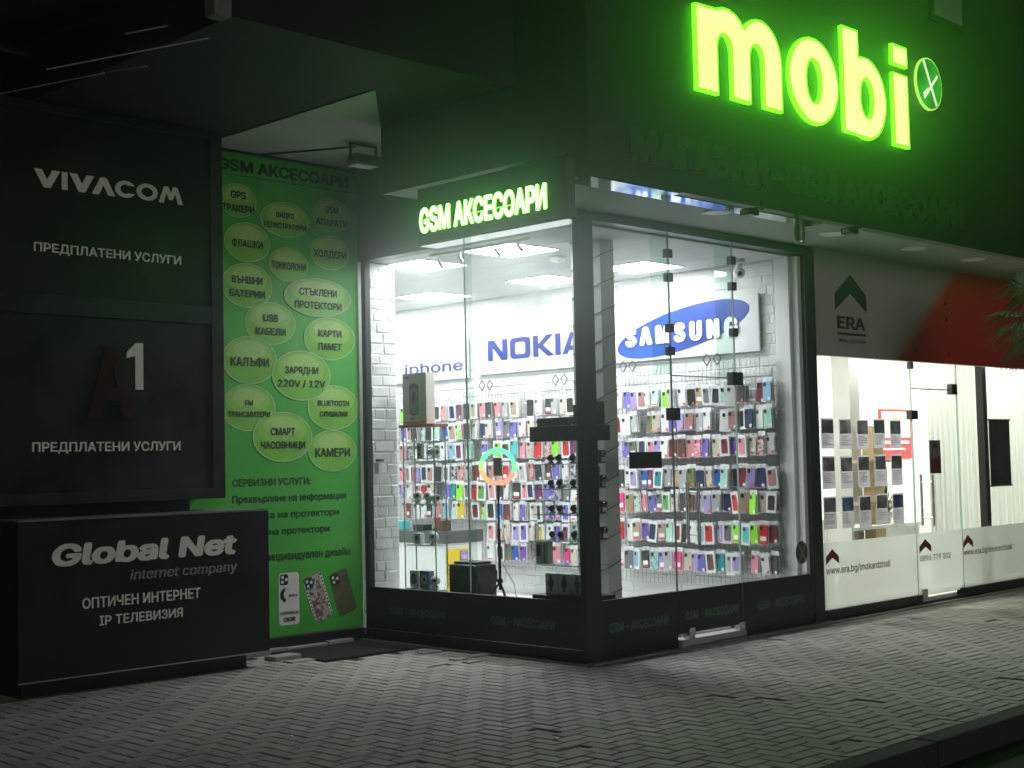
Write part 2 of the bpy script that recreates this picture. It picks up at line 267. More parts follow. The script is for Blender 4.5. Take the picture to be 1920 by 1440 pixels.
83:[447,[[[224,-9],[188,-7],[156,-1],[128,9],[102,23],[81,40],[64,60],[51,83],[42,109],[38,137],[104,137],[108,118],[114,102],[123,88],[136,76],[150,66],[166,59],[185,53],[204,50],[224,49],[246,50],[267,54],[286,60],[303,69],[317,79],[329,92],[338,106],[344,122],[346,139],[344,154],[340,168],[332,179],[322,189],[310,197],[296,205],[280,211],[263,217],[245,222],[184,239],[145,253],[112,269],[86,289],[67,313],[56,341],[52,372],[54,400],[62,425],[75,448],[92,468],[113,484],[138,498],[165,508],[195,514],[227,516],[259,514],[289,508],[316,498],[340,484],[360,468],[377,449],[390,427],[398,403],[401,378],[337,378],[332,402],[320,421],[302,437],[280,449],[254,456],[225,459],[204,457],[185,454],[167,448],[152,440],[139,430],[129,418],[121,405],[117,391],[115,376],[117,359],[122,345],[131,334],[142,324],[155,315],[169,308],[184,302],[198,297],[212,293],[264,279],[279,275],[295,270],[312,264],[328,256],[344,248],[359,238],[372,226],[384,213],[395,198],[402,180],[407,161],[408,139],[406,112],[399,87],[386,64],[370,43],[349,25],[323,11],[294,0],[261,-7]]]],
84:[449,[[[32,452],[32,509],[417,509],[417,452],[257,452],[257,0],[193,0],[193,452]]]],
85:[517,[[[259,-8],[220,-6],[186,2],[154,15],[126,33],[103,55],[85,80],[71,108],[63,140],[60,173],[60,509],[124,509],[124,178],[126,155],[132,133],[141,113],[153,95],[169,80],[187,68],[208,59],[232,53],[259,52],[285,53],[309,59],[331,68],[349,80],[364,95],[377,113],[385,133],[391,155],[393,178],[393,509],[457,509],[457,173],[454,140],[446,108],[433,80],[414,55],[391,33],[363,15],[332,2],[297,-6]]]],
86:[480,[[[204,0],[16,509],[84,509],[192,206],[199,187],[207,164],[215,137],[225,106],[236,71],[248,31],[235,31],[247,71],[257,107],[267,138],[276,165],[283,187],[290,206],[395,509],[463,509],[278,0]]]],
89:[472,[[[203,0],[203,208],[16,509],[91,509],[192,344],[203,327],[213,309],[222,292],[231,274],[240,254],[250,230],[224,230],[233,254],[242,275],[251,293],[260,310],[270,327],[280,344],[381,509],[455,509],[268,208],[268,0]]]],
97:[389,[[[160,-9],[137,-7],[115,-3],[94,5],[76,15],[60,29],[48,45],[38,63],[32,84],[30,108],[32,128],[36,146],[43,161],[53,174],[64,184],[78,193],[92,200],[108,206],[125,211],[143,214],[161,217],[178,220],[200,223],[218,225],[234,227],[247,229],[257,231],[265,235],[271,240],[274,246],[276,255],[276,257],[275,272],[272,285],[267,297],[260,307],[251,315],[240,322],[227,327],[212,330],[196,331],[178,330],[163,327],[149,322],[137,316],[127,309],[118,301],[110,292],[104,283],[100,274],[41,291],[51,313],[64,331],[79,346],[95,358],[114,368],[133,375],[153,380],[173,383],[194,384],[208,384],[223,382],[239,379],[255,375],[271,369],[286,360],[300,350],[312,336],[322,320],[330,301],[335,278],[337,251],[337,0],[277,0],[277,52],[272,52],[267,43],[260,34],[252,25],[242,16],[229,8],[215,1],[199,-4],[181,-7]],[[170,45],[192,47],[211,51],[228,59],[242,68],[254,80],[263,93],[270,108],[274,122],[276,138],[276,190],[272,187],[267,184],[259,182],[251,180],[241,178],[231,176],[221,174],[210,173],[200,171],[191,170],[182,169],[175,168],[161,166],[147,163],[134,159],[122,153],[112,147],[103,139],[97,130],[93,118],[92,105],[93,93],[96,82],[102,72],[109,64],[119,57],[130,52],[142,48],[156,46]]]],
98:[424,[[[229,-8],[208,-7],[189,-3],[172,4],[159,12],[147,21],[138,31],[130,41],[123,50],[118,59],[112,59],[112,0],[53,0],[53,509],[114,509],[114,319],[118,319],[123,327],[130,336],[137,346],[147,355],[158,364],[171,373],[188,379],[207,383],[229,384],[259,382],[287,374],[313,361],[335,342],[354,320],[370,293],[381,261],[388,227],[390,189],[388,151],[381,116],[370,84],[355,57],[336,34],[313,16],[288,3],[260,-6]],[[220,47],[242,49],[262,55],[279,66],[294,80],[306,97],[316,117],[323,139],[327,163],[328,189],[327,215],[323,239],[316,261],[307,281],[295,298],[280,311],[262,322],[243,328],[220,330],[198,328],[178,322],[161,312],[147,299],[134,282],[125,263],[118,241],[114,216],[113,189],[114,162],[118,138],[125,115],[135,95],[147,78],[162,65],[179,55],[198,49]]]],
99:[396,[[[207,-8],[174,-5],[144,3],[117,16],[93,35],[72,58],[56,85],[44,116],[37,150],[34,187],[37,225],[44,260],[56,291],[72,318],[93,341],[117,360],[144,374],[174,382],[207,384],[226,384],[243,381],[260,377],[276,371],[291,364],[305,356],[318,346],[330,335],[340,322],[349,308],[356,293],[362,277],[303,262],[300,272],[295,281],[290,289],[284,297],[278,304],[270,311],[261,316],[252,321],[242,325],[231,328],[220,329],[207,330],[184,328],[163,321],[145,310],[130,296],[118,278],[108,258],[102,236],[98,212],[96,187],[98,163],[102,139],[108,117],[118,97],[130,80],[145,66],[163,55],[184,49],[207,46],[220,47],[232,49],[243,52],[253,55],[262,60],[271,66],[279,73],[285,80],[292,89],[297,98],[301,107],[304,117],[363,102],[357,86],[350,70],[341,56],[331,43],[319,32],[306,21],[292,12],[277,5],[261,-1],[244,-5],[226,-7]]]],
100:[424,[[[195,-8],[165,-6],[137,3],[111,16],[89,34],[70,57],[55,84],[43,116],[36,151],[34,189],[36,227],[43,261],[55,293],[70,320],[89,342],[112,361],[137,374],[165,382],[196,384],[218,383],[237,379],[253,373],[267,364],[278,355],[287,346],[295,336],[301,327],[306,319],[311,319],[311,509],[372,509],[372,0],[313,0],[313,59],[307,59],[301,50],[295,41],[287,31],[277,21],[266,12],[252,4],[236,-3],[217,-7]],[[205,47],[226,49],[246,55],[263,65],[278,78],[290,95],[299,115],[306,138],[310,162],[312,189],[310,216],[306,241],[300,263],[290,282],[278,299],[263,312],[246,322],[227,328],[205,330],[182,328],[162,322],[145,311],[130,298],[118,281],[108,261],[102,239],[98,215],[96,189],[98,163],[102,139],[109,117],[118,97],[130,80],[145,66],[162,55],[182,49]]]],
101:[404,[[[212,-8],[177,-5],[145,3],[117,16],[92,35],[72,58],[56,85],[44,116],[37,150],[34,187],[36,224],[44,258],[55,290],[71,317],[91,340],[115,359],[142,373],[172,382],[205,384],[226,383],[246,380],[266,374],[285,366],[303,355],[319,341],[334,324],[347,305],[357,282],[365,256],[370,227],[371,194],[371,169],[75,169],[75,221],[338,221],[310,202],[308,226],[304,248],[298,269],[288,286],[277,301],[263,314],[246,323],[227,328],[205,330],[183,328],[164,323],[146,313],[131,301],[119,286],[109,270],[102,251],[97,231],[96,211],[96,178],[98,151],[102,127],[110,106],[121,88],[135,73],[151,61],[169,53],[190,48],[212,46],[227,47],[241,49],[254,53],[265,58],[276,65],[285,73],[294,82],[300,93],[306,105],[365,91],[358,72],[348,55],[335,39],[320,26],[302,14],[283,4],[261,-3],[237,-7]]]],
103:[425,[[[207,-151],[180,-149],[156,-146],[134,-140],[114,-132],[97,-122],[82,-110],[70,-97],[59,-84],[51,-69],[101,-41],[107,-49],[114,-57],[122,-66],[131,-74],[142,-82],[154,-88],[169,-93],[187,-96],[207,-97],[236,-95],[261,-87],[282,-75],[298,-58],[308,-34],[311,-6],[311,68],[306,68],[301,60],[294,51],[287,41],[277,32],[266,23],[252,16],[236,10],[217,6],[195,5],[165,7],[138,14],[113,27],[90,43],[71,65],[55,90],[43,120],[36,154],[34,191],[36,229],[43,263],[55,293],[71,320],[90,342],[112,361],[138,374],[166,382],[196,384],[218,383],[237,379],[253,373],[267,365],[279,356],[288,346],[296,336],[302,327],[308,319],[313,319],[313,379],[372,379],[372,-9],[370,-40],[363,-67],[350,-90],[334,-109],[314,-124],[291,-136],[265,-144],[237,-149]],[[205,59],[227,61],[246,66],[264,75],[278,87],[290,103],[300,121],[307,142],[311,166],[312,193],[311,219],[307,242],[300,264],[291,283],[279,299],[264,312],[247,322],[227,328],[205,330],[182,328],[163,322],[145,312],[130,298],[118,282],[109,262],[102,241],[98,218],[96,193],[98,167],[102,144],[109,123],[118,104],[131,88],[145,76],[163,66],[183,61]]]],
104:[410,[[[114,227],[114,0],[53,0],[53,509],[114,509],[114,287],[102,287],[116,319],[132,344],[152,362],[175,374],[200,382],[227,384],[252,383],[275,377],[295,369],[313,356],[328,340],[341,321],[350,298],[355,271],[357,240],[357,0],[296,0],[296,235],[293,263],[286,286],[273,304],[256,318],[235,326],[210,329],[192,328],[176,324],[161,317],[147,308],[136,297],[126,283],[119,266],[115,248]]]],
105:[167,[[[53,0],[53,379],[114,379],[114,0]],[[84,443],[73,444],[63,448],[54,455],[47,463],[43,472],[41,483],[43,494],[47,504],[54,512],[63,518],[73,522],[84,524],[95,522],[105,518],[114,512],[121,504],[125,494],[126,483],[125,472],[121,463],[114,455],[105,448],[95,444]]]],
107:[381,[[[110,137],[110,212],[121,212],[284,379],[360,379],[184,199],[177,199]],[[53,0],[53,509],[114,509],[114,0]],[[294,0],[148,186],[191,229],[372,0]]]],
108:[189,[[[139,-2],[112,0],[91,8],[74,20],[62,37],[55,59],[53,84],[53,509],[114,509],[114,99],[114,83],[117,71],[120,62],[126,57],[135,53],[146,52],[152,52],[157,52],[160,53],[164,53],[167,54],[170,54],[181,3],[175,1],[169,0],[162,-1],[154,-2],[147,-2]]]],
109:[610,[[[53,0],[53,379],[112,379],[112,295],[108,295],[114,314],[122,331],[132,346],[144,358],[158,368],[172,376],[187,382],[203,385],[219,386],[245,383],[268,375],[287,361],[303,342],[314,320],[321,295],[312,295],[318,312],[326,329],[337,343],[350,356],[364,366],[381,375],[398,381],[417,385],[437,386],[458,385],[478,380],[497,372],[514,361],[529,346],[541,328],[550,307],[555,283],[557,255],[557,0],[496,0],[496,254],[493,279],[485,298],[473,313],[456,323],[438,329],[419,330],[402,329],[387,326],[374,320],[363,312],[353,302],[345,290],[340,277],[336,263],[335,247],[335,0],[274,0],[274,260],[272,280],[265,297],[253,311],[238,322],[220,328],[199,330],[185,329],[171,326],[158,320],[145,312],[135,302],[126,289],[119,274],[115,257],[114,238],[114,0]]]],
110:[410,[[[114,227],[114,0],[53,0],[53,379],[112,379],[112,287],[102,287],[116,319],[132,344],[152,362],[175,374],[200,382],[227,384],[252,383],[275,377],[295,369],[313,356],[328,340],[341,321],[350,298],[355,271],[357,240],[357,0],[296,0],[296,235],[293,263],[286,286],[273,304],[256,318],[235,326],[210,329],[192,328],[176,324],[161,317],[147,308],[136,297],[126,283],[119,266],[115,248]]]],
111:[415,[[[207,-8],[174,-5],[144,3],[117,16],[93,35],[72,58],[56,85],[44,116],[37,150],[34,187],[37,225],[44,260],[56,291],[72,318],[93,341],[117,360],[144,374],[174,382],[207,384],[241,382],[271,374],[299,360],[323,341],[343,318],[359,291],[371,260],[379,225],[381,187],[379,150],[371,116],[359,85],[343,58],[323,35],[299,16],[271,3],[241,-5]],[[207,46],[231,49],[252,55],[270,66],[285,80],[298,97],[307,117],[314,139],[318,163],[319,187],[318,212],[314,236],[307,258],[298,278],[285,296],[270,310],[252,321],[231,328],[207,330],[184,328],[163,321],[145,310],[130,296],[118,278],[108,258],[102,236],[98,212],[96,187],[98,163],[102,139],[108,117],[118,97],[130,80],[145,66],[163,55],[184,49]]]],
112:[424,[[[53,-143],[53,379],[112,379],[112,319],[118,319],[123,327],[130,336],[137,346],[147,355],[158,364],[171,373],[188,379],[207,383],[229,384],[259,382],[287,374],[313,361],[335,342],[354,320],[370,293],[381,261],[388,227],[390,189],[388,151],[381,116],[370,84],[355,57],[336,34],[313,16],[288,3],[260,-6],[229,-8],[208,-7],[189,-3],[173,4],[159,12],[147,21],[138,31],[130,41],[124,50],[118,59],[114,59],[114,-143]],[[220,47],[242,49],[262,55],[279,66],[294,80],[306,97],[316,117],[323,139],[327,163],[328,189],[327,215],[323,239],[316,261],[307,281],[295,298],[280,311],[262,322],[243,328],[220,330],[198,328],[178,322],[161,312],[147,299],[134,282],[125,263],[118,241],[114,216],[113,189],[114,162],[118,138],[125,115],[135,95],[147,78],[162,65],[179,55],[198,49]]]],
114:[259,[[[53,0],[53,379],[112,379],[112,321],[115,321],[124,339],[137,354],[152,367],[171,377],[191,383],[213,385],[218,385],[223,385],[229,384],[235,384],[240,384],[243,384],[243,322],[241,323],[236,324],[230,324],[223,325],[215,326],[207,326],[190,324],[174,321],[159,315],[146,306],[135,296],[126,284],[119,269],[115,254],[114,237],[114,0]]]],
115:[365,[[[182,-8],[157,-7],[133,-3],[112,3],[93,12],[76,24],[62,38],[50,54],[41,73],[36,94],[94,107],[101,87],[111,72],[124,60],[141,52],[160,47],[181,45],[206,47],[227,53],[244,62],[258,74],[265,88],[268,103],[266,115],[262,126],[254,136],[243,144],[229,150],[212,155],[149,170],[118,180],[92,192],[72,208],[58,227],[50,249],[47,274],[49,295],[55,314],[65,332],[79,347],[95,360],[115,370],[137,378],[161,383],[187,384],[212,383],[234,379],[254,372],[271,363],[286,352],[299,339],[309,324],[318,308],[324,290],[268,277],[262,291],[254,304],[243,316],[228,325],[210,331],[187,333],[166,331],[147,326],[131,317],[119,305],[111,292],[109,277],[110,264],[115,253],[124,243],[136,235],[152,229],[172,223],[229,209],[261,200],[287,187],[306,171],[320,153],[328,131],[331,107],[329,85],[323,65],[312,47],[298,31],[281,18],[260,6],[236,-2],[210,-7]]]],
116:[227,[[[204,379],[204,327],[6,327],[6,379]],[[65,471],[126,471],[126,98],[127,83],[130,70],[136,61],[144,55],[156,51],[170,50],[175,50],[180,50],[185,51],[191,52],[197,53],[202,54],[213,2],[207,0],[200,-2],[192,-3],[184,-3],[176,-4],[168,-4],[138,-1],[113,7],[92,21],[77,41],[68,64],[65,93]]]],
119:[567,[[[138,0],[23,379],[87,379],[133,214],[140,190],[147,164],[154,137],[161,107],[168,75],[175,41],[165,41],[172,74],[179,105],[186,135],[192,163],[199,189],[206,214],[252,379],[316,379],[362,214],[368,189],[375,163],[382,136],[388,106],[395,75],[402,41],[391,41],[399,75],[406,106],[413,135],[420,163],[427,189],[434,214],[480,379],[545,379],[429,0],[368,0],[319,172],[314,189],[309,207],[305,225],[300,243],[295,262],[291,280],[286,299],[281,318],[277,338],[291,338],[286,319],[281,299],[277,280],[272,262],[267,243],[263,225],[258,207],[253,189],[248,172],[199,0]]]],
121:[389,[[[47,-139],[61,-86],[71,-87],[83,-89],[94,-90],[104,-89],[113,-86],[122,-81],[130,-74],[138,-64],[145,-51],[151,-36],[163,-1],[17,379],[84,379],[165,155],[173,132],[180,109],[187,87],[193,64],[199,42],[206,21],[184,21],[190,42],[196,64],[202,87],[209,110],[216,132],[224,155],[305,379],[371,379],[204,-58],[196,-77],[187,-93],[177,-107],[165,-119],[153,-128],[139,-136],[125,-141],[109,-144],[91,-145],[82,-145],[73,-144],[65,-143],[57,-142],[52,-140]]]],
122:[380,[[[42,0],[42,46],[254,320],[254,323],[48,323],[48,379],[333,379],[333,331],[126,60],[126,56],[339,56],[339,0]]]],
1040:[480,[[[16,0],[201,509],[276,509],[463,0],[395,0],[287,302],[280,323],[272,346],[264,372],[255,402],[244,438],[232,478],[245,478],[233,437],[222,402],[213,371],[204,345],[197,322],[191,302],[85,0]],[[110,142],[110,199],[370,199],[370,142]]]],
1041:[449,[[[60,0],[60,509],[364,509],[364,452],[125,452],[125,295],[242,295],[275,293],[305,288],[332,278],[355,264],[374,248],[390,228],[402,205],[408,179],[411,151],[408,121],[402,95],[390,71],[375,50],[355,32],[332,18],[305,8],[275,2],[242,0]],[[125,56],[240,56],[272,59],[298,67],[320,81],[335,100],[344,123],[347,151],[344,177],[335,199],[320,216],[298,229],[272,236],[240,239],[125,239]]]],
1042:[456,[[[60,0],[60,509],[241,509],[274,507],[304,501],[329,491],[350,477],[367,461],[381,442],[390,421],[396,398],[398,374],[397,353],[393,336],[387,320],[378,307],[368,295],[356,286],[343,278],[329,272],[315,267],[315,262],[331,260],[347,254],[363,245],[378,234],[391,220],[402,203],[411,184],[416,161],[418,136],[416,111],[410,88],[400,67],[386,48],[368,31],[344,18],[317,8],[284,2],[247,0]],[[125,57],[245,57],[281,60],[309,67],[330,80],[344,96],[353,115],[355,137],[354,153],[350,169],[342,184],[333,197],[320,209],[306,218],[289,225],[269,229],[248,231],[125,231]],[[125,285],[238,285],[256,287],[273,290],[288,296],[302,304],[314,314],[323,326],[330,340],[335,355],[336,372],[333,393],[326,412],[313,429],[294,442],[270,449],[240,452],[125,452]]]],
1043:[401,[[[370,509],[370,452],[125,452],[125,0],[60,0],[60,509]]]],
1044:[569,[[[32,-109],[32,57],[73,57],[81,65],[89,75],[97,86],[104,99],[111,114],[117,132],[123,151],[128,174],[133,199],[138,227],[142,259],[145,294],[162,509],[480,509],[480,57],[537,57],[537,-109],[475,-109],[475,0],[94,0],[94,-109]],[[147,57],[416,57],[416,452],[221,452],[208,294],[205,259],[201,226],[196,194],[190,164],[184,136],[176,111],[168,90],[158,71]]]],
1045:[419,[[[60,0],[60,509],[372,509],[372,452],[125,452],[125,286],[355,286],[355,229],[125,229],[125,57],[375,57],[375,0]]]],
1047:[431,[[[216,-7],[184,-5],[154,1],[127,11],[103,24],[83,40],[66,59],[53,81],[45,105],[42,132],[107,132],[109,116],[115,101],[123,88],[134,76],[146,67],[161,60],[178,54],[196,51],[215,50],[236,51],[255,55],[272,61],[288,69],[301,80],[312,92],[320,107],[325,122],[326,139],[325,157],[320,173],[312,188],[301,201],[288,212],[272,221],[253,227],[231,231],[207,233],[166,233],[166,289],[207,289],[226,290],[244,294],[260,299],[274,307],[286,317],[296,329],[303,343],[307,358],[309,375],[307,391],[304,406],[297,420],[289,431],[278,441],[265,449],[251,455],[234,458],[216,460],[199,458],[183,455],[167,450],[153,442],[140,433],[130,422],[122,409],[117,395],[115,378],[53,378],[56,404],[63,428],[76,450],[93,469],[112,485],[135,498],[161,508],[188,514],[217,516],[248,513],[275,507],[300,497],[321,483],[339,466],[353,446],[363,425],[370,402],[372,378],[369,351],[362,327],[349,306],[332,288],[311,274],[287,264],[287,260],[307,256],[326,248],[342,238],[356,226],[368,212],[378,196],[384,178],[389,159],[390,139],[387,112],[380,87],[367,64],[350,44],[330,26],[306,12],[278,2],[248,-5]]]],
1048:[523,[[[463,0],[398,0],[398,291],[399,301],[399,313],[399,328],[400,345],[401,363],[402,384],[402,406],[403,429],[404,454],[416,452],[401,425],[387,402],[376,381],[365,363],[355,346],[346,331],[338,317],[330,303],[321,290],[137,0],[60,0],[60,509],[125,509],[125,195],[125,184],[124,171],[124,157],[124,142],[123,126],[123,108],[122,90],[120,72],[118,54],[110,55],[119,73],[127,90],[136,107],[145,122],[153,137],[161,151],[168,163],[175,174],[180,183],[388,509],[463,509]]]],
1049:[523,[[[463,0],[398,0],[398,291],[399,301],[399,313],[399,328],[400,345],[401,363],[402,384],[402,406],[403,429],[404,454],[416,452],[401,425],[387,402],[376,381],[365,363],[355,346],[346,331],[338,317],[330,303],[321,290],[137,0],[60,0],[60,509],[125,509],[125,195],[125,184],[124,171],[124,157],[124,142],[123,126],[123,108],[122,90],[120,72],[118,54],[110,55],[119,73],[127,90],[136,107],[145,122],[153,137],[161,151],[168,163],[175,174],[180,183],[388,509],[463,509]],[[262,562],[244,564],[228,568],[212,575],[199,585],[187,596],[177,610],[169,625],[165,641],[164,659],[208,659],[210,644],[215,631],[223,621],[235,612],[247,607],[262,606],[277,607],[290,612],[301,621],[309,631],[314,644],[316,659],[361,659],[360,641],[355,625],[348,610],[338,597],[326,585],[313,575],[297,568],[280,564]]]],
1050:[467,[[[60,0],[60,509],[125,509],[125,287],[196,287],[362,509],[440,509],[251,262],[449,0],[371,0],[199,231],[125,231],[125,0]]]],
1051:[520,[[[32,0],[32,57],[45,57],[60,58],[73,61],[84,66],[93,75],[100,87],[107,103],[112,123],[116,149],[119,181],[146,509],[460,509],[460,0],[395,0],[395,452],[205,452],[182,175],[179,147],[175,121],[170,97],[164,76],[157,58],[147,42],[137,29],[124,19],[109,10],[92,5],[73,1],[51,0]]]],
1052:[628,[[[60,0],[60,509],[152,509],[277,187],[280,179],[284,170],[287,159],[291,147],[295,135],[299,123],[303,110],[307,97],[311,84],[315,71],[319,60],[322,49],[307,49],[311,59],[314,71],[318,83],[322,95],[326,108],[330,121],[334,134],[338,146],[342,158],[346,169],[349,179],[352,187],[476,509],[568,509],[568,0],[504,0],[504,291],[504,302],[504,314],[504,327],[505,340],[505,354],[505,369],[505,383],[506,398],[506,413],[506,428],[507,443],[507,457],[513,457],[508,441],[503,425],[498,409],[492,393],[487,378],[482,363],[477,348],[472,335],[467,322],[463,310],[459,300],[456,291],[342,0],[286,0],[170,291],[167,300],[163,310],[159,321],[155,333],[150,347],[145,361],[140,376],[134,392],[129,408],[124,424],[118,441],[112,457],[119,457],[119,444],[120,430],[120,416],[120,401],[121,386],[121,372],[121,357],[121,342],[122,328],[122,315],[122,302],[122,291],[122,0]]]],
1053:[517,[[[60,0],[60,509],[125,509],[125,289],[392,289],[392,509],[457,509],[457,0],[392,0],[392,232],[125,232],[125,0]]]],
1054:[533,[[[267,-7],[225,-3],[186,7],[150,25],[119,49],[92,79],[70,115],[53,157],[44,203],[40,254],[44,305],[53,352],[70,393],[92,429],[119,459],[150,484],[186,501],[225,512],[267,516],[309,512],[348,501],[384,484],[415,459],[442,429],[464,393],[480,352],[490,305],[493,254],[490,203],[480,157],[464,115],[442,79],[415,49],[384,25],[348,7],[309,-3]],[[267,53],[296,55],[324,63],[349,76],[372,94],[392,116],[408,144],[420,176],[428,213],[430,254],[428,295],[420,332],[408,365],[392,392],[372,415],[349,433],[324,446],[296,453],[267,456],[237,453],[210,445],[184,433],[161,415],[142,392],[125,364],[113,332],[106,295],[103,254],[106,213],[113,176],[125,144],[142,117],[161,94],[184,76],[210,63],[237,55]]]],
1055:[517,[[[457,509],[457,0],[392,0],[392,452],[125,452],[125,0],[60,0],[60,509]]]],
1056:[445,[[[60,0],[60,509],[235,509],[272,506],[305,499],[332,487],[356,471],[375,452],[390,430],[400,404],[407,377],[409,348],[407,318],[400,291],[390,265],[375,243],[356,223],[332,207],[305,195],[272,188],[235,186],[109,186],[109,242],[233,242],[257,244],[279,248],[297,256],[312,266],[324,279],[333,294],[339,310],[343,328],[344,348],[343,367],[339,385],[333,402],[324,416],[312,428],[297,439],[279,446],[257,451],[232,452],[125,452],[125,0]]]],
1057:[510,[[[267,-7],[225,-3],[186,7],[150,25],[119,49],[92,79],[70,115],[53,157],[44,203],[40,254],[44,305],[53,352],[70,393],[92,429],[119,459],[150,484],[186,501],[225,512],[267,516],[293,514],[317,511],[340,504],[362,496],[383,485],[402,471],[419,456],[435,438],[448,418],[459,397],[467,373],[473,348],[408,348],[404,365],[397,380],[389,395],[380,407],[369,418],[357,428],[344,437],[330,444],[315,449],[300,453],[284,455],[267,456],[237,453],[209,445],[184,432],[161,414],[141,391],[125,364],[113,332],[106,295],[103,254],[106,213],[113,177],[125,145],[141,117],[161,94],[184,76],[210,63],[237,56],[267,53],[284,54],[300,56],[315,60],[330,65],[344,72],[357,81],[369,90],[380,102],[389,114],[397,128],[404,144],[408,160],[473,160],[467,135],[459,112],[448,91],[435,71],[420,53],[402,38],[383,24],[363,13],[341,5],[317,-2],[293,-6]]]],
1058:[449,[[[32,452],[32,509],[417,509],[417,452],[257,452],[257,0],[193,0],[193,452]]]],
1059:[437,[[[87,0],[87,57],[122,57],[138,58],[151,61],[163,65],[172,72],[180,81],[185,92],[195,116],[16,509],[87,509],[154,357],[165,331],[176,306],[185,282],[193,260],[201,237],[209,215],[216,193],[224,171],[232,149],[214,149],[225,180],[236,212],[248,245],[260,279],[274,317],[290,357],[351,509],[420,509],[244,84],[237,68],[229,54],[220,40],[210,29],[198,19],[184,11],[166,5],[145,1],[121,0]]]],
1060:[578,[[[267,37],[222,39],[182,48],[146,63],[115,83],[89,109],[68,139],[53,173],[43,212],[40,254],[43,297],[53,336],[68,370],[89,400],[115,425],[146,446],[182,460],[222,469],[267,472],[311,472],[355,469],[395,460],[431,446],[463,425],[489,400],[510,370],[525,336],[534,297],[537,254],[534,212],[525,173],[510,139],[489,109],[463,83],[431,63],[395,48],[355,39],[311,37]],[[269,96],[308,96],[342,98],[373,104],[399,114],[422,128],[441,146],[456,168],[466,193],[473,222],[475,254],[473,287],[466,315],[456,341],[441,362],[422,380],[399,395],[373,405],[342,411],[308,413],[269,413],[235,411],[205,405],[179,395],[156,380],[137,362],[122,341],[111,315],[105,287],[103,254],[105,222],[111,193],[122,168],[137,146],[156,128],[179,114],[205,104],[235,98]],[[257,-29],[257,538],[321,538],[321,-29]]]],
1061:[474,[[[18,0],[217,284],[217,236],[29,509],[104,509],[178,400],[188,386],[196,373],[204,361],[211,350],[217,340],[223,329],[230,318],[236,305],[243,292],[232,292],[239,305],[246,317],[252,329],[258,339],[265,350],[272,361],[280,373],[288,386],[298,400],[374,509],[446,509],[259,239],[259,287],[456,0],[382,0],[292,129],[283,142],[275,154],[268,165],[262,175],[256,185],[250,195],[244,206],[237,218],[230,231],[244,231],[238,219],[231,207],[225,196],[219,186],[213,176],[206,166],[199,155],[191,143],[182,129],[91,0]]]],
1062:[502,[[[442,0],[60,0],[60,509],[125,509],[125,57],[378,57],[378,509],[442,509]],[[430,-109],[430,0],[405,0],[405,56],[492,56],[491,-109]]]],
1063:[487,[[[223,190],[189,192],[159,197],[132,207],[108,220],[89,238],[73,260],[62,286],[55,317],[53,352],[53,509],[117,509],[117,353],[121,319],[131,292],[149,272],[173,258],[200,250],[231,247],[259,249],[285,253],[311,261],[335,272],[359,285],[382,299],[382,236],[359,223],[335,212],[310,203],[283,196],[254,191]],[[362,0],[362,509],[427,509],[427,0]]]],
1064:[666,[[[60,509],[125,509],[125,57],[301,57],[301,509],[365,509],[365,57],[542,57],[542,509],[606,509],[606,0],[60,0]]]],
1066:[568,[[[32,454],[32,509],[188,509],[188,454]],[[224,308],[363,308],[396,306],[426,299],[454,289],[477,275],[497,258],[513,237],[525,213],[532,186],[534,157],[532,126],[525,98],[513,73],[497,52],[478,34],[454,19],[427,8],[396,2],[363,0],[177,0],[177,509],[241,509],[241,56],[362,56],[393,59],[419,68],[441,83],[457,104],[467,128],[470,157],[469,176],[464,192],[457,207],[447,220],[434,231],[420,240],[403,246],[383,250],[362,251],[224,251]]]],
1071:[449,[[[389,0],[324,0],[324,452],[216,452],[192,451],[170,446],[152,440],[137,430],[125,419],[115,405],[109,389],[105,371],[104,352],[105,333],[109,316],[115,300],[125,287],[137,276],[152,267],[170,260],[191,256],[216,255],[353,255],[353,198],[213,198],[177,200],[144,206],[116,217],[93,232],[74,250],[59,271],[48,296],[42,323],[40,352],[42,381],[48,408],[59,433],[73,455],[92,473],[116,489],[144,500],[176,506],[213,509],[389,509]],[[96,0],[22,0],[146,229],[219,229]]]],
1072:[389,[[[160,-9],[137,-7],[115,-3],[94,5],[76,15],[60,29],[48,45],[38,63],[32,84],[30,108],[32,128],[36,146],[43,161],[53,174],[64,184],[78,193],[92,200],[108,206],[125,211],[143,214],[161,217],[178,220],[200,223],[218,225],[234,227],[247,229],[257,231],[265,235],[271,240],[274,246],[276,255],[276,257],[275,272],[272,285],[267,297],[260,307],[251,315],[240,322],[227,327],[212,330],[196,331],[178,330],[163,327],[149,322],[137,316],[127,309],[118,301],[110,292],[104,283],[100,274],[41,291],[51,313],[64,331],[79,346],[95,358],[114,368],[133,375],[153,380],[173,383],[194,384],[208,384],[223,382],[239,379],[255,375],[271,369],[286,360],[300,350],[312,336],[322,320],[330,301],[335,278],[337,251],[337,0],[277,0],[277,52],[272,52],[267,43],[260,34],[252,25],[242,16],[229,8],[215,1],[199,-4],[181,-7]],[[170,45],[192,47],[211,51],[228,59],[242,68],[254,80],[263,93],[270,108],[274,122],[276,138],[276,190],[272,187],[267,184],[259,182],[251,180],[241,178],[231,176],[221,174],[210,173],[200,171],[191,170],[182,169],[175,168],[161,166],[147,163],[134,159],[122,153],[112,147],[103,139],[97,130],[93,118],[92,105],[93,93],[96,82],[102,72],[109,64],[119,57],[130,52],[142,48],[156,46]]]],
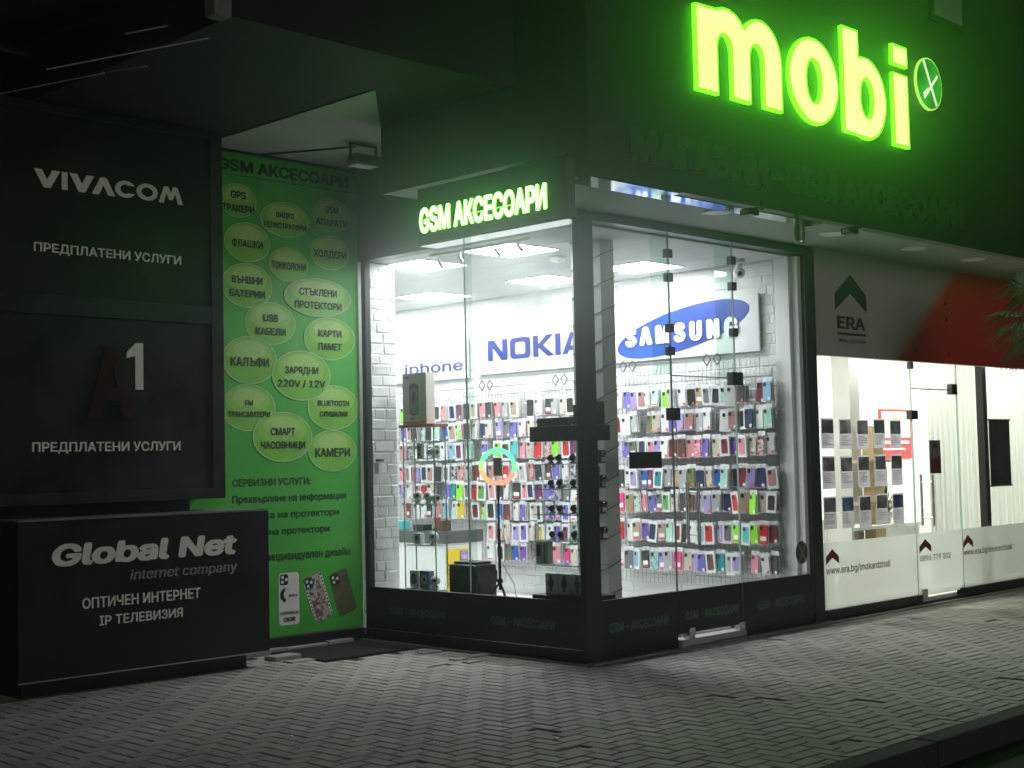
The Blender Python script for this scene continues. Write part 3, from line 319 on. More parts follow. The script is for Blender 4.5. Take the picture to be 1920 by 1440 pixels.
1074:[392,[[[53,0],[53,379],[208,379],[247,376],[280,367],[307,352],[327,331],[339,307],[343,278],[341,258],[335,240],[324,226],[309,214],[291,205],[270,199],[284,196],[298,191],[312,185],[325,176],[336,165],[345,152],[352,138],[357,121],[358,102],[356,84],[351,66],[343,50],[331,35],[317,23],[300,13],[280,6],[257,1],[232,0]],[[111,56],[232,56],[251,57],[266,62],[279,70],[288,80],[293,93],[295,108],[293,125],[288,141],[279,153],[266,162],[251,167],[232,169],[111,169]],[[111,220],[209,220],[230,222],[248,227],[263,234],[273,245],[280,258],[282,273],[280,288],[273,300],[262,310],[248,318],[230,322],[208,324],[111,324]]]],
1076:[427,[[[13,-110],[13,56],[44,56],[52,65],[58,73],[65,82],[70,93],[75,104],[79,116],[83,130],[87,146],[90,164],[93,184],[95,206],[98,231],[110,379],[356,379],[356,56],[414,56],[414,-110],[353,-110],[353,0],[74,0],[74,-110]],[[114,56],[295,56],[295,323],[166,323],[157,231],[153,193],[148,158],[143,127],[135,99],[126,76]]]],
1077:[404,[[[212,-8],[177,-5],[145,3],[117,16],[92,35],[72,58],[56,85],[44,116],[37,150],[34,187],[36,224],[44,258],[55,290],[71,317],[91,340],[115,359],[142,373],[172,382],[205,384],[226,383],[246,380],[266,374],[285,366],[303,355],[319,341],[334,324],[347,305],[357,282],[365,256],[370,227],[371,194],[371,169],[75,169],[75,221],[338,221],[310,202],[308,226],[304,248],[298,269],[288,286],[277,301],[263,314],[246,323],[227,328],[205,330],[183,328],[164,323],[146,313],[131,301],[119,286],[109,270],[102,251],[97,231],[96,211],[96,178],[98,151],[102,127],[110,106],[121,88],[135,73],[151,61],[169,53],[190,48],[212,46],[227,47],[241,49],[254,53],[265,58],[276,65],[285,73],[294,82],[300,93],[306,105],[365,91],[358,72],[348,55],[335,39],[320,26],[302,14],[283,4],[261,-3],[237,-7]]]],
1079:[343,[[[171,-4],[146,-3],[123,1],[101,8],[82,17],[65,29],[51,43],[40,59],[34,76],[31,95],[94,95],[97,82],[105,71],[117,61],[133,54],[151,49],[171,47],[193,49],[211,55],[227,65],[239,77],[246,92],[249,109],[246,126],[239,141],[226,154],[208,163],[187,169],[163,171],[138,171],[138,217],[163,217],[183,219],[201,224],[217,233],[229,245],[236,259],[238,276],[236,292],[230,306],[220,318],[207,327],[191,332],[173,334],[154,332],[137,327],[122,319],[109,309],[102,296],[99,281],[40,281],[42,301],[48,319],[59,335],[72,349],[88,361],[107,371],[128,378],[150,382],[173,384],[197,382],[220,377],[239,370],[257,359],[271,346],[283,332],[291,315],[296,298],[298,279],[296,258],[289,240],[277,224],[262,212],[245,203],[225,197],[225,194],[252,188],[273,178],[291,164],[303,147],[310,127],[313,104],[311,84],[305,66],[294,48],[281,33],[264,20],[244,10],[222,2],[198,-3]]]],
1080:[411,[[[358,0],[296,0],[296,274],[293,274],[111,0],[53,0],[53,379],[114,379],[114,104],[118,104],[300,379],[358,379]]]],
1081:[411,[[[358,0],[296,0],[296,274],[293,274],[111,0],[53,0],[53,379],[114,379],[114,104],[118,104],[300,379],[358,379]],[[205,433],[187,434],[171,439],[155,446],[142,455],[130,467],[120,481],[112,496],[108,512],[107,529],[151,529],[153,515],[158,502],[166,491],[177,483],[190,478],[205,476],[220,478],[233,483],[244,491],[252,502],[257,515],[259,529],[304,529],[303,512],[298,496],[291,481],[281,467],[269,456],[256,446],[240,439],[223,434]]]],
1082:[376,[[[53,0],[53,379],[114,379],[114,215],[152,215],[288,379],[366,379],[213,196],[368,0],[290,0],[167,159],[114,159],[114,0]]]],
1083:[400,[[[6,0],[6,56],[20,56],[31,57],[40,59],[48,63],[56,68],[62,76],[67,86],[71,98],[75,114],[78,133],[80,155],[82,181],[84,211],[91,379],[348,379],[348,0],[286,0],[286,323],[149,323],[143,189],[140,150],[135,115],[129,84],[120,58],[109,37],[94,21],[76,9],[54,2],[27,0]]]],
1084:[535,[[[53,0],[53,379],[144,379],[232,168],[237,156],[242,144],[246,132],[250,121],[253,111],[257,100],[260,90],[262,80],[265,70],[268,61],[271,51],[273,41],[263,41],[265,50],[267,60],[270,69],[273,79],[275,89],[278,100],[282,110],[285,121],[289,132],[293,143],[298,155],[303,168],[390,379],[482,379],[482,0],[421,0],[421,197],[421,211],[421,224],[421,237],[421,250],[421,263],[422,276],[422,289],[422,302],[422,315],[423,328],[423,341],[423,354],[430,354],[425,335],[420,317],[415,300],[410,284],[404,268],[399,252],[392,235],[385,217],[377,198],[294,0],[240,0],[156,198],[148,217],[141,235],[135,252],[129,268],[123,284],[118,300],[113,317],[108,335],[102,354],[111,354],[112,343],[112,330],[112,318],[112,305],[113,292],[113,279],[113,265],[113,252],[113,238],[113,225],[113,211],[113,197],[113,0]]]],
1085:[409,[[[309,223],[309,167],[99,167],[99,223]],[[114,379],[114,0],[53,0],[53,379]],[[356,379],[356,0],[295,0],[295,379]]]],
1086:[415,[[[207,-8],[174,-5],[144,3],[117,16],[93,35],[72,58],[56,85],[44,116],[37,150],[34,187],[37,225],[44,260],[56,291],[72,318],[93,341],[117,360],[144,374],[174,382],[207,384],[241,382],[271,374],[299,360],[323,341],[343,318],[359,291],[371,260],[379,225],[381,187],[379,150],[371,116],[359,85],[343,58],[323,35],[299,16],[271,3],[241,-5]],[[207,46],[231,49],[252,55],[270,66],[285,80],[298,97],[307,117],[314,139],[318,163],[319,187],[318,212],[314,236],[307,258],[298,278],[285,296],[270,310],[252,321],[231,328],[207,330],[184,328],[163,321],[145,310],[130,296],[118,278],[108,258],[102,236],[98,212],[96,187],[98,163],[102,139],[108,117],[118,97],[130,80],[145,66],[163,55],[184,49]]]],
1087:[408,[[[355,379],[355,0],[294,0],[294,323],[114,323],[114,0],[53,0],[53,379]]]],
1088:[424,[[[53,-143],[53,379],[112,379],[112,319],[118,319],[123,327],[130,336],[137,346],[147,355],[158,364],[171,373],[188,379],[207,383],[229,384],[259,382],[287,374],[313,361],[335,342],[354,320],[370,293],[381,261],[388,227],[390,189],[388,151],[381,116],[370,84],[355,57],[336,34],[313,16],[288,3],[260,-6],[229,-8],[208,-7],[189,-3],[173,4],[159,12],[147,21],[138,31],[130,41],[124,50],[118,59],[114,59],[114,-143]],[[220,47],[242,49],[262,55],[279,66],[294,80],[306,97],[316,117],[323,139],[327,163],[328,189],[327,215],[323,239],[316,261],[307,281],[295,298],[280,311],[262,322],[243,328],[220,330],[198,328],[178,322],[161,312],[147,299],[134,282],[125,263],[118,241],[114,216],[113,189],[114,162],[118,138],[125,115],[135,95],[147,78],[162,65],[179,55],[198,49]]]],
1089:[396,[[[207,-8],[174,-5],[144,3],[117,16],[93,35],[72,58],[56,85],[44,116],[37,150],[34,187],[37,225],[44,260],[56,291],[72,318],[93,341],[117,360],[144,374],[174,382],[207,384],[226,384],[243,381],[260,377],[276,371],[291,364],[305,356],[318,346],[330,335],[340,322],[349,308],[356,293],[362,277],[303,262],[300,272],[295,281],[290,289],[284,297],[278,304],[270,311],[261,316],[252,321],[242,325],[231,328],[220,329],[207,330],[184,328],[163,321],[145,310],[130,296],[118,278],[108,258],[102,236],[98,212],[96,187],[98,163],[102,139],[108,117],[118,97],[130,80],[145,66],[163,55],[184,49],[207,46],[220,47],[232,49],[243,52],[253,55],[262,60],[271,66],[279,73],[285,80],[292,89],[297,98],[301,107],[304,117],[363,102],[357,86],[350,70],[341,56],[331,43],[319,32],[306,21],[292,12],[277,5],[261,-1],[244,-5],[226,-7]]]],
1090:[325,[[[132,0],[132,325],[6,325],[6,379],[319,379],[319,325],[193,325],[193,0]]]],
1091:[389,[[[47,-139],[61,-86],[71,-87],[83,-89],[94,-90],[104,-89],[113,-86],[122,-81],[130,-74],[138,-64],[145,-51],[151,-36],[163,-1],[17,379],[84,379],[165,155],[173,132],[180,109],[187,87],[193,64],[199,42],[206,21],[184,21],[190,42],[196,64],[202,87],[209,110],[216,132],[224,155],[305,379],[371,379],[204,-58],[196,-77],[187,-93],[177,-107],[165,-119],[153,-128],[139,-136],[125,-141],[109,-144],[91,-145],[82,-145],[73,-144],[65,-143],[57,-142],[52,-140]]]],
1092:[477,[[[208,-8],[175,-5],[145,3],[117,16],[93,35],[73,58],[56,85],[44,116],[37,150],[34,187],[37,225],[44,260],[56,291],[73,318],[93,341],[117,360],[145,374],[175,382],[208,384],[269,384],[302,382],[333,374],[360,360],[384,341],[405,318],[421,291],[433,260],[441,225],[443,187],[441,150],[433,116],[421,85],[405,58],[384,35],[360,16],[333,3],[302,-5],[269,-8]],[[208,43],[269,43],[293,46],[314,52],[332,64],[347,79],[360,96],[370,117],[377,139],[381,163],[382,187],[381,213],[377,237],[370,260],[360,281],[347,299],[332,314],[314,326],[293,333],[269,335],[208,335],[184,333],[163,326],[145,314],[130,299],[117,281],[108,260],[101,237],[96,213],[95,187],[96,163],[101,139],[108,117],[117,96],[130,79],[145,64],[163,52],[184,46]],[[208,-143],[208,509],[269,509],[269,-143]]]],
1093:[379,[[[21,0],[171,218],[171,171],[29,379],[100,379],[147,306],[159,287],[170,270],[179,253],[188,237],[198,221],[207,206],[175,206],[185,221],[194,237],[202,253],[211,270],[222,287],[233,306],[282,379],[352,379],[209,169],[209,214],[358,0],[287,0],[231,85],[219,103],[209,120],[200,136],[191,152],[182,167],[173,182],[205,182],[195,167],[187,152],[178,136],[170,120],[160,103],[148,85],[91,0]]]],
1094:[415,[[[53,0],[53,379],[114,379],[114,56],[294,56],[294,379],[355,379],[355,0]],[[344,-109],[344,0],[318,0],[318,56],[405,56],[405,-109]]]],
1098:[448,[[[6,329],[6,379],[140,379],[140,329]],[[165,244],[275,244],[303,242],[328,237],[350,228],[369,217],[385,202],[398,186],[407,167],[412,146],[414,123],[412,101],[407,80],[398,61],[385,43],[369,29],[350,16],[328,7],[303,2],[275,0],[113,0],[113,379],[174,379],[174,56],[274,56],[296,58],[315,64],[330,74],[343,87],[350,103],[352,121],[350,139],[343,155],[330,169],[315,179],[296,185],[274,187],[165,187]]]],
1103:[385,[[[332,0],[271,0],[271,326],[184,326],[155,324],[131,318],[114,309],[102,295],[95,279],[93,259],[95,240],[102,224],[114,211],[132,201],[155,195],[184,194],[298,194],[298,142],[180,142],[134,146],[97,157],[68,174],[48,198],[36,226],[32,259],[36,293],[48,322],[68,346],[97,365],[134,376],[180,379],[332,379]],[[85,0],[15,0],[122,172],[190,172]]]]}
GLY[0x39B] = [GLY[65][0], GLY[65][1][:1]]   # A without its bar
def text_polys(s, track=0.):
    x = 0; P = []
    for ch in s:
        adv, L = GLY[ord(ch)]
        for l in L: P.append([(x + a / 1000, b / 1000) for a, b in l])
        x += adv / 1000 + track
    return P
def spans(polys, y):
    """non-zero winding spans of closed outlines on the line y"""
    X = []
    for p in polys:
        n = len(p)
        for i in range(n):
            x0, y0 = p[i]; x1, y1 = p[(i + 1) % n]
            if (y0 <= y) != (y1 <= y):
                X.append((x0 + (y - y0) * (x1 - x0) / (y1 - y0), 1 if y1 > y0 else -1))
    X.sort(); w = 0; out = []
    for x, d in X:
        if w == 0: st = x
        w += d
        if w == 0: out.append((st, x))
    return out
def union(S):
    S = sorted(S); out = []
    for a, b in S:
        if out and a <= out[-1][1] + 1e-6: out[-1] = (out[-1][0], max(out[-1][1], b))
        else: out.append((a, b))
    return out
def minus(S, T):
    for c, d in T:
        N = []
        for a, b in S:
            if d <= a or c >= b: N.append((a, b)); continue
            if c > a: N.append((a, c))
            if d < b: N.append((d, b))
        S = N
    return S
def fat_spans(polys, y, bx, by):
    S = spans(polys, y)
    if bx: S = [(a - bx, b + bx) for a, b in S]
    if by:
        for k in (-1, 1):
            S += [(a - bx * .6, b + bx * .6) for a, b in spans(polys, y + k * by)]
    return union(S)
def scan_fill(mb, fn, ylo, yhi, ns, tf, d0, d1, m=0, mside=None):
    """fn(y) -> spans; slabs become quads (sheet) or, with mside, closed bars of depth d0..d1; tf(x, y) -> frame (a, b), with frame in tf"""
    h = (yhi - ylo) / ns
    prev = [fn(ylo + h * (i + .5)) for i in range(ns)]
    e = h * .02
    for i in range(ns):
        ya = ylo + i * h; yb = ya + h
        S = prev[i]; A = fn(ya + e); B = fn(yb - e)
        okk = len(A) == len(S) == len(B)
        for k, (a, b) in enumerate(S):
            a0, b0 = A[k] if okk else (a, b); a1, b1 = B[k] if okk else (a, b)
            if b - a < 1e-5: continue
            mb.quad(tf(a0, ya, d1), tf(b0, ya, d1), tf(b1, yb, d1), tf(a1, yb, d1), m)
            if mside is not None:
                mb.quad(tf(a0, ya, d0), tf(a0, ya, d1), tf(a1, yb, d1), tf(a1, yb, d0), mside)
                mb.quad(tf(b0, ya, d1), tf(b0, ya, d0), tf(b1, yb, d0), tf(b1, yb, d1), mside)
        if mside is not None:
            for j, y in ((i - 1, ya), (i + 1, yb)):
                other = prev[j] if 0 <= j < ns else []
                for a, b in minus(S, other):
                    if b - a > h * .2: mb.quad(tf(a, y, d0), tf(b, y, d0), tf(b, y, d1), tf(a, y, d1), mside)
def letters(mb, s, fr, u0, u1, z0, z1, bold=.0, vbold=None, ns=None, d0=0., d1=.003, m=0, mside=None, shear=0., track=0., capz=.73, slope=0.):
    """s fitted between u0 and u1, base line z0, cap top z1"""
    P = text_polys(s, track)
    bx = bold; by = bold * .75 if vbold is None else vbold
    xs = [p[0] for l in P for p in l]; ys = [p[1] for l in P for p in l]
    xa, xb = min(xs) - bx, max(xs) + bx; lo, hi = min(ys) - by, max(ys) + by
    sx = (u1 - u0) / (xb - xa); sz = (z1 - z0) / capz
    ns = ns or max(14, min(34, int((hi - lo) * 26)))
    tf = lambda x, y, d: fr(u0 + (x - xa) * sx + shear * y * sz, z0 + y * sz + slope * ((x - xa) * sx), d)
    scan_fill(mb, lambda y: fat_spans(P, y, bx, by), lo, hi, ns, tf, d0, d1, m, mside)
def ell(cx, cy, rx, ry, n=48): return [(cx + rx * math.cos(2 * math.pi * i / n), cy + ry * math.sin(2 * math.pi * i / n)) for i in range(n)]
def rect(x0, x1, y0, y1): return [(x0, y0), (x1, y0), (x1, y1), (x0, y1)]
def shape(mb, add, sub, fr, ns, d0, d1, m=0, mside=None):
    ys = [p[1] for l in add for p in l]
    fn = lambda y: minus(union([t for p in add for t in spans([p], y)]), union([t for p in sub for t in spans([p], y)]))
    scan_fill(mb, fn, min(ys), max(ys), ns, fr, d0, d1, m, mside)
def stroke(a, b, w):
    d = Vector((b[0] - a[0], b[1] - a[1])).normalized() * (w / 2); n = (-d.y, d.x)
    return [(a[0] + n[0], a[1] + n[1]), (a[0] - n[0], a[1] - n[1]), (b[0] - n[0], b[1] - n[1]), (b[0] + n[0], b[1] + n[1])]
AWN_LINES = [((-3.286, .8, 4.227), (-3.081, 0, 4.191), .006), ((-3.606, 1.2, 4.027), (-3.336, -.2, 3.955), .005), ((-3.913, 1.2, 3.818), (-3.991, -.2, 3.634), .004), ((-3.398, .8, 3.963), (-3.613, 0, 3.786), .004)]
SHOP_LAMP = 42.0
BLOOM_HAZE = .016
# ------------------------------------------------------------------ shared materials
M_BLACK = mat('black_panel', (.009, .010, .012), .42, rvar=.12, var=.25, vscale=2.5)
M_FASCIA = mat('fascia_composite', (.036, .040, .038), .5, var=.2, vscale=1.6, bump=.05, bscale=60)
M_FRAME = mat('anthracite_frame', (.020, .025, .030), .4, var=.15)
M_SOFFIT = mat('soffit_paint', (.30, .31, .30), .7, var=.12, vscale=2, bump=.06, bscale=20)
M_LSOFFIT = mat('recess_soffit_paint', (.42, .42, .40), .8, var=.15, vscale=2)
M_MIRROR = mat('polished_sheet', (.55, .57, .58), .09, metal=1., var=.1, rvar=.05, bump=.03, bscale=3)
M_STEEL = mat('brushed_steel', (.55, .55, .54), .3, metal=1., var=.1)
M_DARKMETAL = mat('dark_metal', (.05, .05, .052), .35, metal=.6)
M_WHITE = mat('white_paint', (.78, .79, .78), .6, var=.05, bump=.05, bscale=40)
M_BRICK = mat('white_painted_brick', (.66, .67, .665), .6, var=.07, vscale=9, bump=.35, bscale=26, island=.06)
M_MORTAR = mat('white_painted_joint', (.64, .65, .645), .8, var=.1, vscale=12, bump=.3, bscale=40)
M_CEIL = mat('ceiling_tile_white', (.50, .51, .51), .8, var=.04)
M_FLOOR = mat('shop_floor_tile', (.80, .80, .78), .3, var=.08, vscale=1.5)
M_GLASS = glass('window_glass')
M_GEDGE = mat('green_glass_edge', (.45, .60, .56), .15, var=.1, spec=.8)
M_GREENTXT = mat('green_vinyl', (.10, .20, .11), .5, var=.25, vscale=14)
M_WVINYL = mat('white_vinyl', (.74, .74, .71), .6, var=.1, vscale=8)
M_CONC = mat('kerb_concrete', (.30, .30, .28), .85, var=.25, vscale=5, bump=.4, bscale=30)
M_BLACKPL = mat('black_plastic', (.015, .015, .017), .35, var=.2)
M_WHITEPL = mat('white_plastic', (.75, .75, .74), .35, var=.04)

# ------------------------------------------------------------------ ground: road, kerb, pavement of herringbone blocks
g = MB(); g.box(-15, 23, -16, -3.32, -.30, -.13)
struct(g.build('road', mat('asphalt', (.045, .045, .046), .85, var=.35, vscale=3, bump=.7, bscale=90)))
g = MB()
x = -14.
while x < 22:
    w = 1.0; g.bbox(x + .004, x + w - .004, -3.32, -3.18, -.30, .004 + random.uniform(-.003, .003), .012); x += w
struct(g.build('kerb', mat('worn_dark_kerb', (.05, .05, .048), .9, var=.35, vscale=4, bump=.4)))
g = MB(); g.box(-14, 22, -3.18, 9., -.30, -.014)
struct(g.build('pavement_bed', mat('joint_sand', (.028, .028, .026), .95, var=.4, vscale=20, bump=.5, bscale=120)))
g = MB(); U = .10
for i in range(-70, 100):
    for j in range(-33, 33):
        px, py = i * U, j * U
        d = (i - j) % 4
        if d == 0: w, h = 2, 1
        elif d == 3: w, h = 1, 2
        else: continue
        x0, x1, y0, y1 = px, px + w * U, py, py + h * U
        if y0 < -3.175: y0 = -3.175
        if x1 > -.085 and y1 > -.085:
            if x0 < -.13 and y0 > -.085: x1 = -.087
            elif y0 < -.13: y1 = -.087
            else: continue
        if y1 - y0 < .03 or y1 > 2.5: continue
        if x1 > -1.06 and y1 > 1.76 and x0 > -1.22: continue
        if x0 > 9.5: continue
        gp = .0055; b = .004
        z = random.gauss(0, .0008); tx = random.gauss(0, .0005); ty = random.gauss(0, .0005)
        if random.random() < .006: z -= .010
        x0 += gp; x1 -= gp; y0 += gp; y1 -= gp
        zz = lambda sx, sy: z + tx * sx + ty * sy
        vs = [(x0, y0, -.03), (x1, y0, -.03), (x1, y1, -.03), (x0, y1, -.03),
              (x0, y0, zz(-1, -1) - b), (x1, y0, zz(1, -1) - b), (x1, y1, zz(1, 1) - b), (x0, y1, zz(-1, 1) - b),
              (x0 + b, y0 + b, zz(-1, -1)), (x1 - b, y0 + b, zz(1, -1)), (x1 - b, y1 - b, zz(1, 1)), (x0 + b, y1 - b, zz(-1, 1))]
        fs = [(8, 9, 10, 11)] + [(k, (k + 1) % 4, 4 + (k + 1) % 4, 4 + k) for k in range(4)] + [(4 + k, 4 + (k + 1) % 4, 8 + (k + 1) % 4, 8 + k) for k in range(4)]
        g.add(vs, fs)
struct(g.build('pavement', mat('concrete_block_paving', (.38, .375, .335), .78, var=.34, vscale=.7, rvar=.15, bump=.30, bscale=55, island=.13)))
# edging stones along the shop fronts (part of the pavement)
g = MB()
y = -.02
while y < 2.5:
    w = random.choice((.38, .5, .62)); w = min(w, 2.58 - y)
    g.bbox(-.082, -.02, y + .004, y + w - .004, -.06, .010 + random.uniform(-.004, .006), .006); y += w
x = -.02
while x < 10:
    w = random.choice((.4, .55, .8)); g.bbox(x + .004, x + w - .004, -.082, -.005, -.06, .010 + random.uniform(-.004, .006), .006); x += w
x = -1.3
while x < -.2:
    w = min(.42, -.18 - x); g.bbox(x + .004, x + w - .004, 2.50, 2.585, -.06, .03 + random.uniform(-.01, .01), .008); x += w
g.bbox(-1.32, -1.07, 2.05, 2.2, -.06, .035, .01); g.bbox(-1.30, -1.075, 1.86, 1.98, -.06, .012, .01)
for k in range(7):
    a = random.uniform(-.55, -.25); b_ = random.uniform(.1, 1.5); g.bbox(a, a + random.uniform(.12, .22), b_, b_ + .09, -.06, random.uniform(.004, .02), .008)
struct(g.build('pavement_edging', M_CONC))
g = MB(); g.box(-1.05, -.16, 1.76, 2.49, -.05, -.002)
for k in range(46): g.box(-1.05, -.16, 1.765 + k * .0158, 1.765 + k * .0158 + .008, -.002, .006 + random.uniform(0, .002))
o = g.build('door_mat', mat('rubber_mat', (.02, .02, .02), .8, var=.3, vscale=20)); tag(o, 'dark ribbed rubber mat lying on the paving before the green poster', 'mat')

# ------------------------------------------------------------------ the corner shop
SHOP = thing('shop_building', 'bright corner phone accessory shop with glass fronts under a dark overhanging fascia', 'shop')
def P(name, mb, m, parent=None, **k): return mb.build(name, m, parent or SHOP, **k)
g = MB(); g.box(0, .17, 0, .055, 0, 3.375); P('corner_post', g, M_FRAME, bevel=.004)
g = MB(); g.box(3.04, 3.195, 0, .12, 0, 3.375); P('door_side_post', g, M_FRAME, bevel=.004)
g = MB(); g.box(0, .06, 2.505, 2.56, 0, 3.28); P('end_post', g, M_FRAME, bevel=.003)
g = MB(); g.box(.17, 3.04, .002, .12, 3.312, 3.375); P('header', g, M_FRAME)
g = MB(); g.box(.0, .14, .055, 2.598, 3.28, 4.088); P('upper_wall', g, mat('slate_blue_panel', (.045, .055, .062), .5, var=.2))
# fascias, soffits and the storey above
g = MB(); g.box(-.87, 9.5, -.9, -.80, 3.38, 8.5); P('front_fascia', g, M_FASCIA)
g = MB(); g.box(-.868, -.80, -.80, 1.22, 3.565, 8.5); g.box(-.868, -.80, -.80, -.70, 3.38, 3.565); P('side_fascia', g, M_FASCIA)
g = MB(); g.box(-.80, 9.5, -.80, .0, 3.384, 3.46); g.box(3.195, 9.5, 0, .05, 3.384, 3.46); P('front_soffit', g, M_SOFFIT)
g = MB(); g.box(-.80, -.002, .002, 1.22, 3.57, 3.64); P('side_soffit', g, M_SOFFIT)
g = MB(); g.box(-.795, 2.10, -.798, -.64, 3.374, 3.382); g.box(-.795, -.72, -.638, -.25, 3.374, 3.382); P('mirror_strip', g, M_MIRROR)
g = MB(); g.box(-.868, .10, -.899, -.797, 3.366, 3.3795); P('corner_trim', g, M_MIRROR)
g = MB(); g.box(-3.2, -.874, -.23, 2.6, 4.104, 8.5); P('upper_storey', g, mat("upper_render_dark", (.010, .011, .010), .75, var=.3, vscale=1.2))
g = MB(); g.prism([(-1.57, .44), (-.874, 1.22), (-.10, 1.22), (-.10, 2.6), (-1.57, 2.6)], lambda a, b, d: (a, b, 4.101 - d), 0, .009); P('recess_soffit', g, M_LSOFFIT)
g = MB(); g.box(-1.9, -.0, 2.6, 2.78, 0, 4.09); P('recess_wall', g, mat('recess_render', (.25, .25, .24), .85, var=.2))
g = MB(); g.box(-1.9, -.02, 2.56, 2.598, .0, .10); P('recess_plinth', g, M_BLACK)
w_ = MB(); w_.box(3.80, 4.44, -.93, -.901, 5.40, 6.3); wo = P('upper_window', w_, M_DARKMETAL)
w_ = MB(); w_.box(3.86, 4.38, -.936, -.931, 5.45, 6.25); w_.build('curtain', mat('grey_curtain', (.25, .26, .24), .8, var=.4, vscale=6), wo)
# ghost lettering on the fascia
g = MB(); letters(g, 'МАГАЗИН-GSM АКСЕСОАРИ', fr_y(-.9), -.46, 4.29, 3.560, 3.835, bold=.06, d0=0, d1=.02, m=0, mside=0, ns=30)
P('fascia_lettering', g, mat('dark_acrylic_letters', (.055, .07, .058), .4, var=.15))
# lower panels and glass
def sill(name, boxes, texts, fr):
    g = MB()
    for b in boxes: g.box(*b)
    o = P(name, g, M_BLACK)
    for t in texts:
        q = MB(); letters(q, 'GSM - АКСЕСОАРИ', fr, *t, bold=.03, d1=.002, ns=20); q.build('lettering', M_GREENTXT, o)
    return o
sill('lower_panel', [(.004, .05, .055, 2.505, .10, .451)], [(-2.239, -1.55, .232, .317), (-1.016, -.332, .231, .318)], fr_x(.002))
sill('lower_panel', [(.17, 1.092, .004, .05, .10, .446)], [(.248, .948, .205, .299)], fr_y(.002))
sill('lower_panel', [(1.962, 3.04, .004, .05, .10, .446)], [(2.164, 2.858, .206, .305)], fr_y(.002))
for pb in ((.02, .10, .055, 2.505), (.17, 1.092, .02, .10), (1.962, 3.04, .02, .10)): g = MB(); g.box(*pb, 0, .098); P('plinth', g, M_BLACK)
g = MB(); g.box(.0, .012, .058, 2.503, .094, .0985); P('plinth_trim', g, M_STEEL)
def pane(x0, x1, y0, y1, z0, z1):
    g = MB()
    if x1 - x0 < y1 - y0: g.quad((x0, y0, z0), (x0, y1, z0), (x0, y1, z1), (x0, y0, z1))
    else: g.quad((x0, y0, z0), (x1, y0, z0), (x1, y0, z1), (x0, y0, z1))
    return P('window_pane', g, M_GLASS)
pane(.02, .02, .055, 1.257, .451, 3.28); pane(.02, .02, 1.263, 2.505, .451, 3.28)
pane(.17, 1.094, .02, .02, .446, 3.312); pane(1.10, 1.955, .02, .02, 2.165, 3.312); pane(1.962, 3.04, .02, .02, .446, 3.312)
g = MB(); g.box(.012, .028, 1.257, 1.263, .451, 3.28); g.box(1.094, 1.10, .012, .028, .446, 3.312); g.box(1.956, 1.962, .012, .028, .446, 3.312); P('glass_joint', g, M_GEDGE)
for a in ((.03, .10, 1.2575, 1.2625), ):
    g = MB(); g.box(*a, .451, 3.28); P('glass_fin', g, glass('fin_glass', (.86, .93, .90)))
for xx in (1.0945, 1.9565):
    g = MB(); g.box(xx, xx + .005, .03, .20, 2.17, 3.312); P('glass_fin', g, glass('fin_glass'))
for xx, zz in ((1.097, 3.14), (1.097, 2.947), (1.097, 2.539), (1.097, 2.355), (1.959, 3.157), (1.959, 2.938), (1.959, 2.548)):
    g = MB(); g.bbox(xx - .035, xx + .035, -.004, .045, zz - .035, zz + .035, .004); P('glass_clamp', g, M_DARKMETAL)
# the door leaf
g = MB(); g.quad((1.104, .022, .098), (1.952, .022, .098), (1.952, .022, 2.155), (1.104, .022, 2.155)); door = P('glass_door', g, M_GLASS)
g = MB(); g.box(1.104, 1.952, .010, .018, .108, .446); fo = g.build('door_film', M_BLACK, door)
g = MB(); letters(g, 'GSM - АКСЕСОАРИ', fr_y(.0095), 1.179, 1.897, .212, .303, bold=.03, d1=.0015, ns=20); g.build('film_lettering', M_GREENTXT, door)
g = MB(); g.tube((1.32, -.045, .80), (1.32, -.045, 1.30), .014, n=14); g.tube((1.32, .065, .80), (1.32, .065, 1.30), .014, n=14)
for zz in (.88, 1.22): g.tube((1.32, -.045, zz), (1.32, .065, zz), .008)
g.build('handle', M_STEEL, door, smooth=40)
for a in ((1.20, 1.275, .05, .15), (1.88, 1.955, .05, .13), (1.885, 2.035, 2.10, 2.21), (1.055, 1.165, 1.80, 1.90)):
    g = MB(); g.bbox(a[0], a[1], -.012, .05, a[2], a[3], .004); g.build('hinge', M_STEEL if a[2] < 1 else M_DARKMETAL, door)
g = MB(); g.tube((1.12, .024, 2.160), (1.95, .024, 2.160), .005); g.build('top_rail', M_STEEL, door)
g = MB(); g.box(1.10, 1.957, -.02, .14, .0, .062); P('threshold', g, mat('threshold_stone', (.5, .5, .48), .5, var=.12))
# round emblem decal and the dark notice on the glass
dec = thing('emblem_decal', 'round dark green decal with pale cross strokes on the glass beside the door', 'decal', (2.86, .018, .66))
g = MB(); g.prism(ell(2.868, .643, .092, .10), fr_y(.018), 0, .003); g.build('disc', mat('decal_dark', (.05, .07, .05), .5, var=.3, vscale=20), dec)
g = MB(); shape(g, [stroke((2.815, .715), (2.92, .575), .022), stroke((2.92, .712), (2.825, .572), .022)], [], fr_y(.0145), 30, 0, .002); g.build('cross_print', mat('decal_grey', (.28, .30, .26), .5), dec)
ob = MB(); ob.prism(rect(.574, .96, 1.425, 1.553), fr_y(.040), 0, .012); o = ob.build('door_notice', mat('black_board', (.012, .012, .016), .5, var=.3), None)
tag(o, 'black rectangular notice board hanging inside the glass beside the shop door', 'notice board')

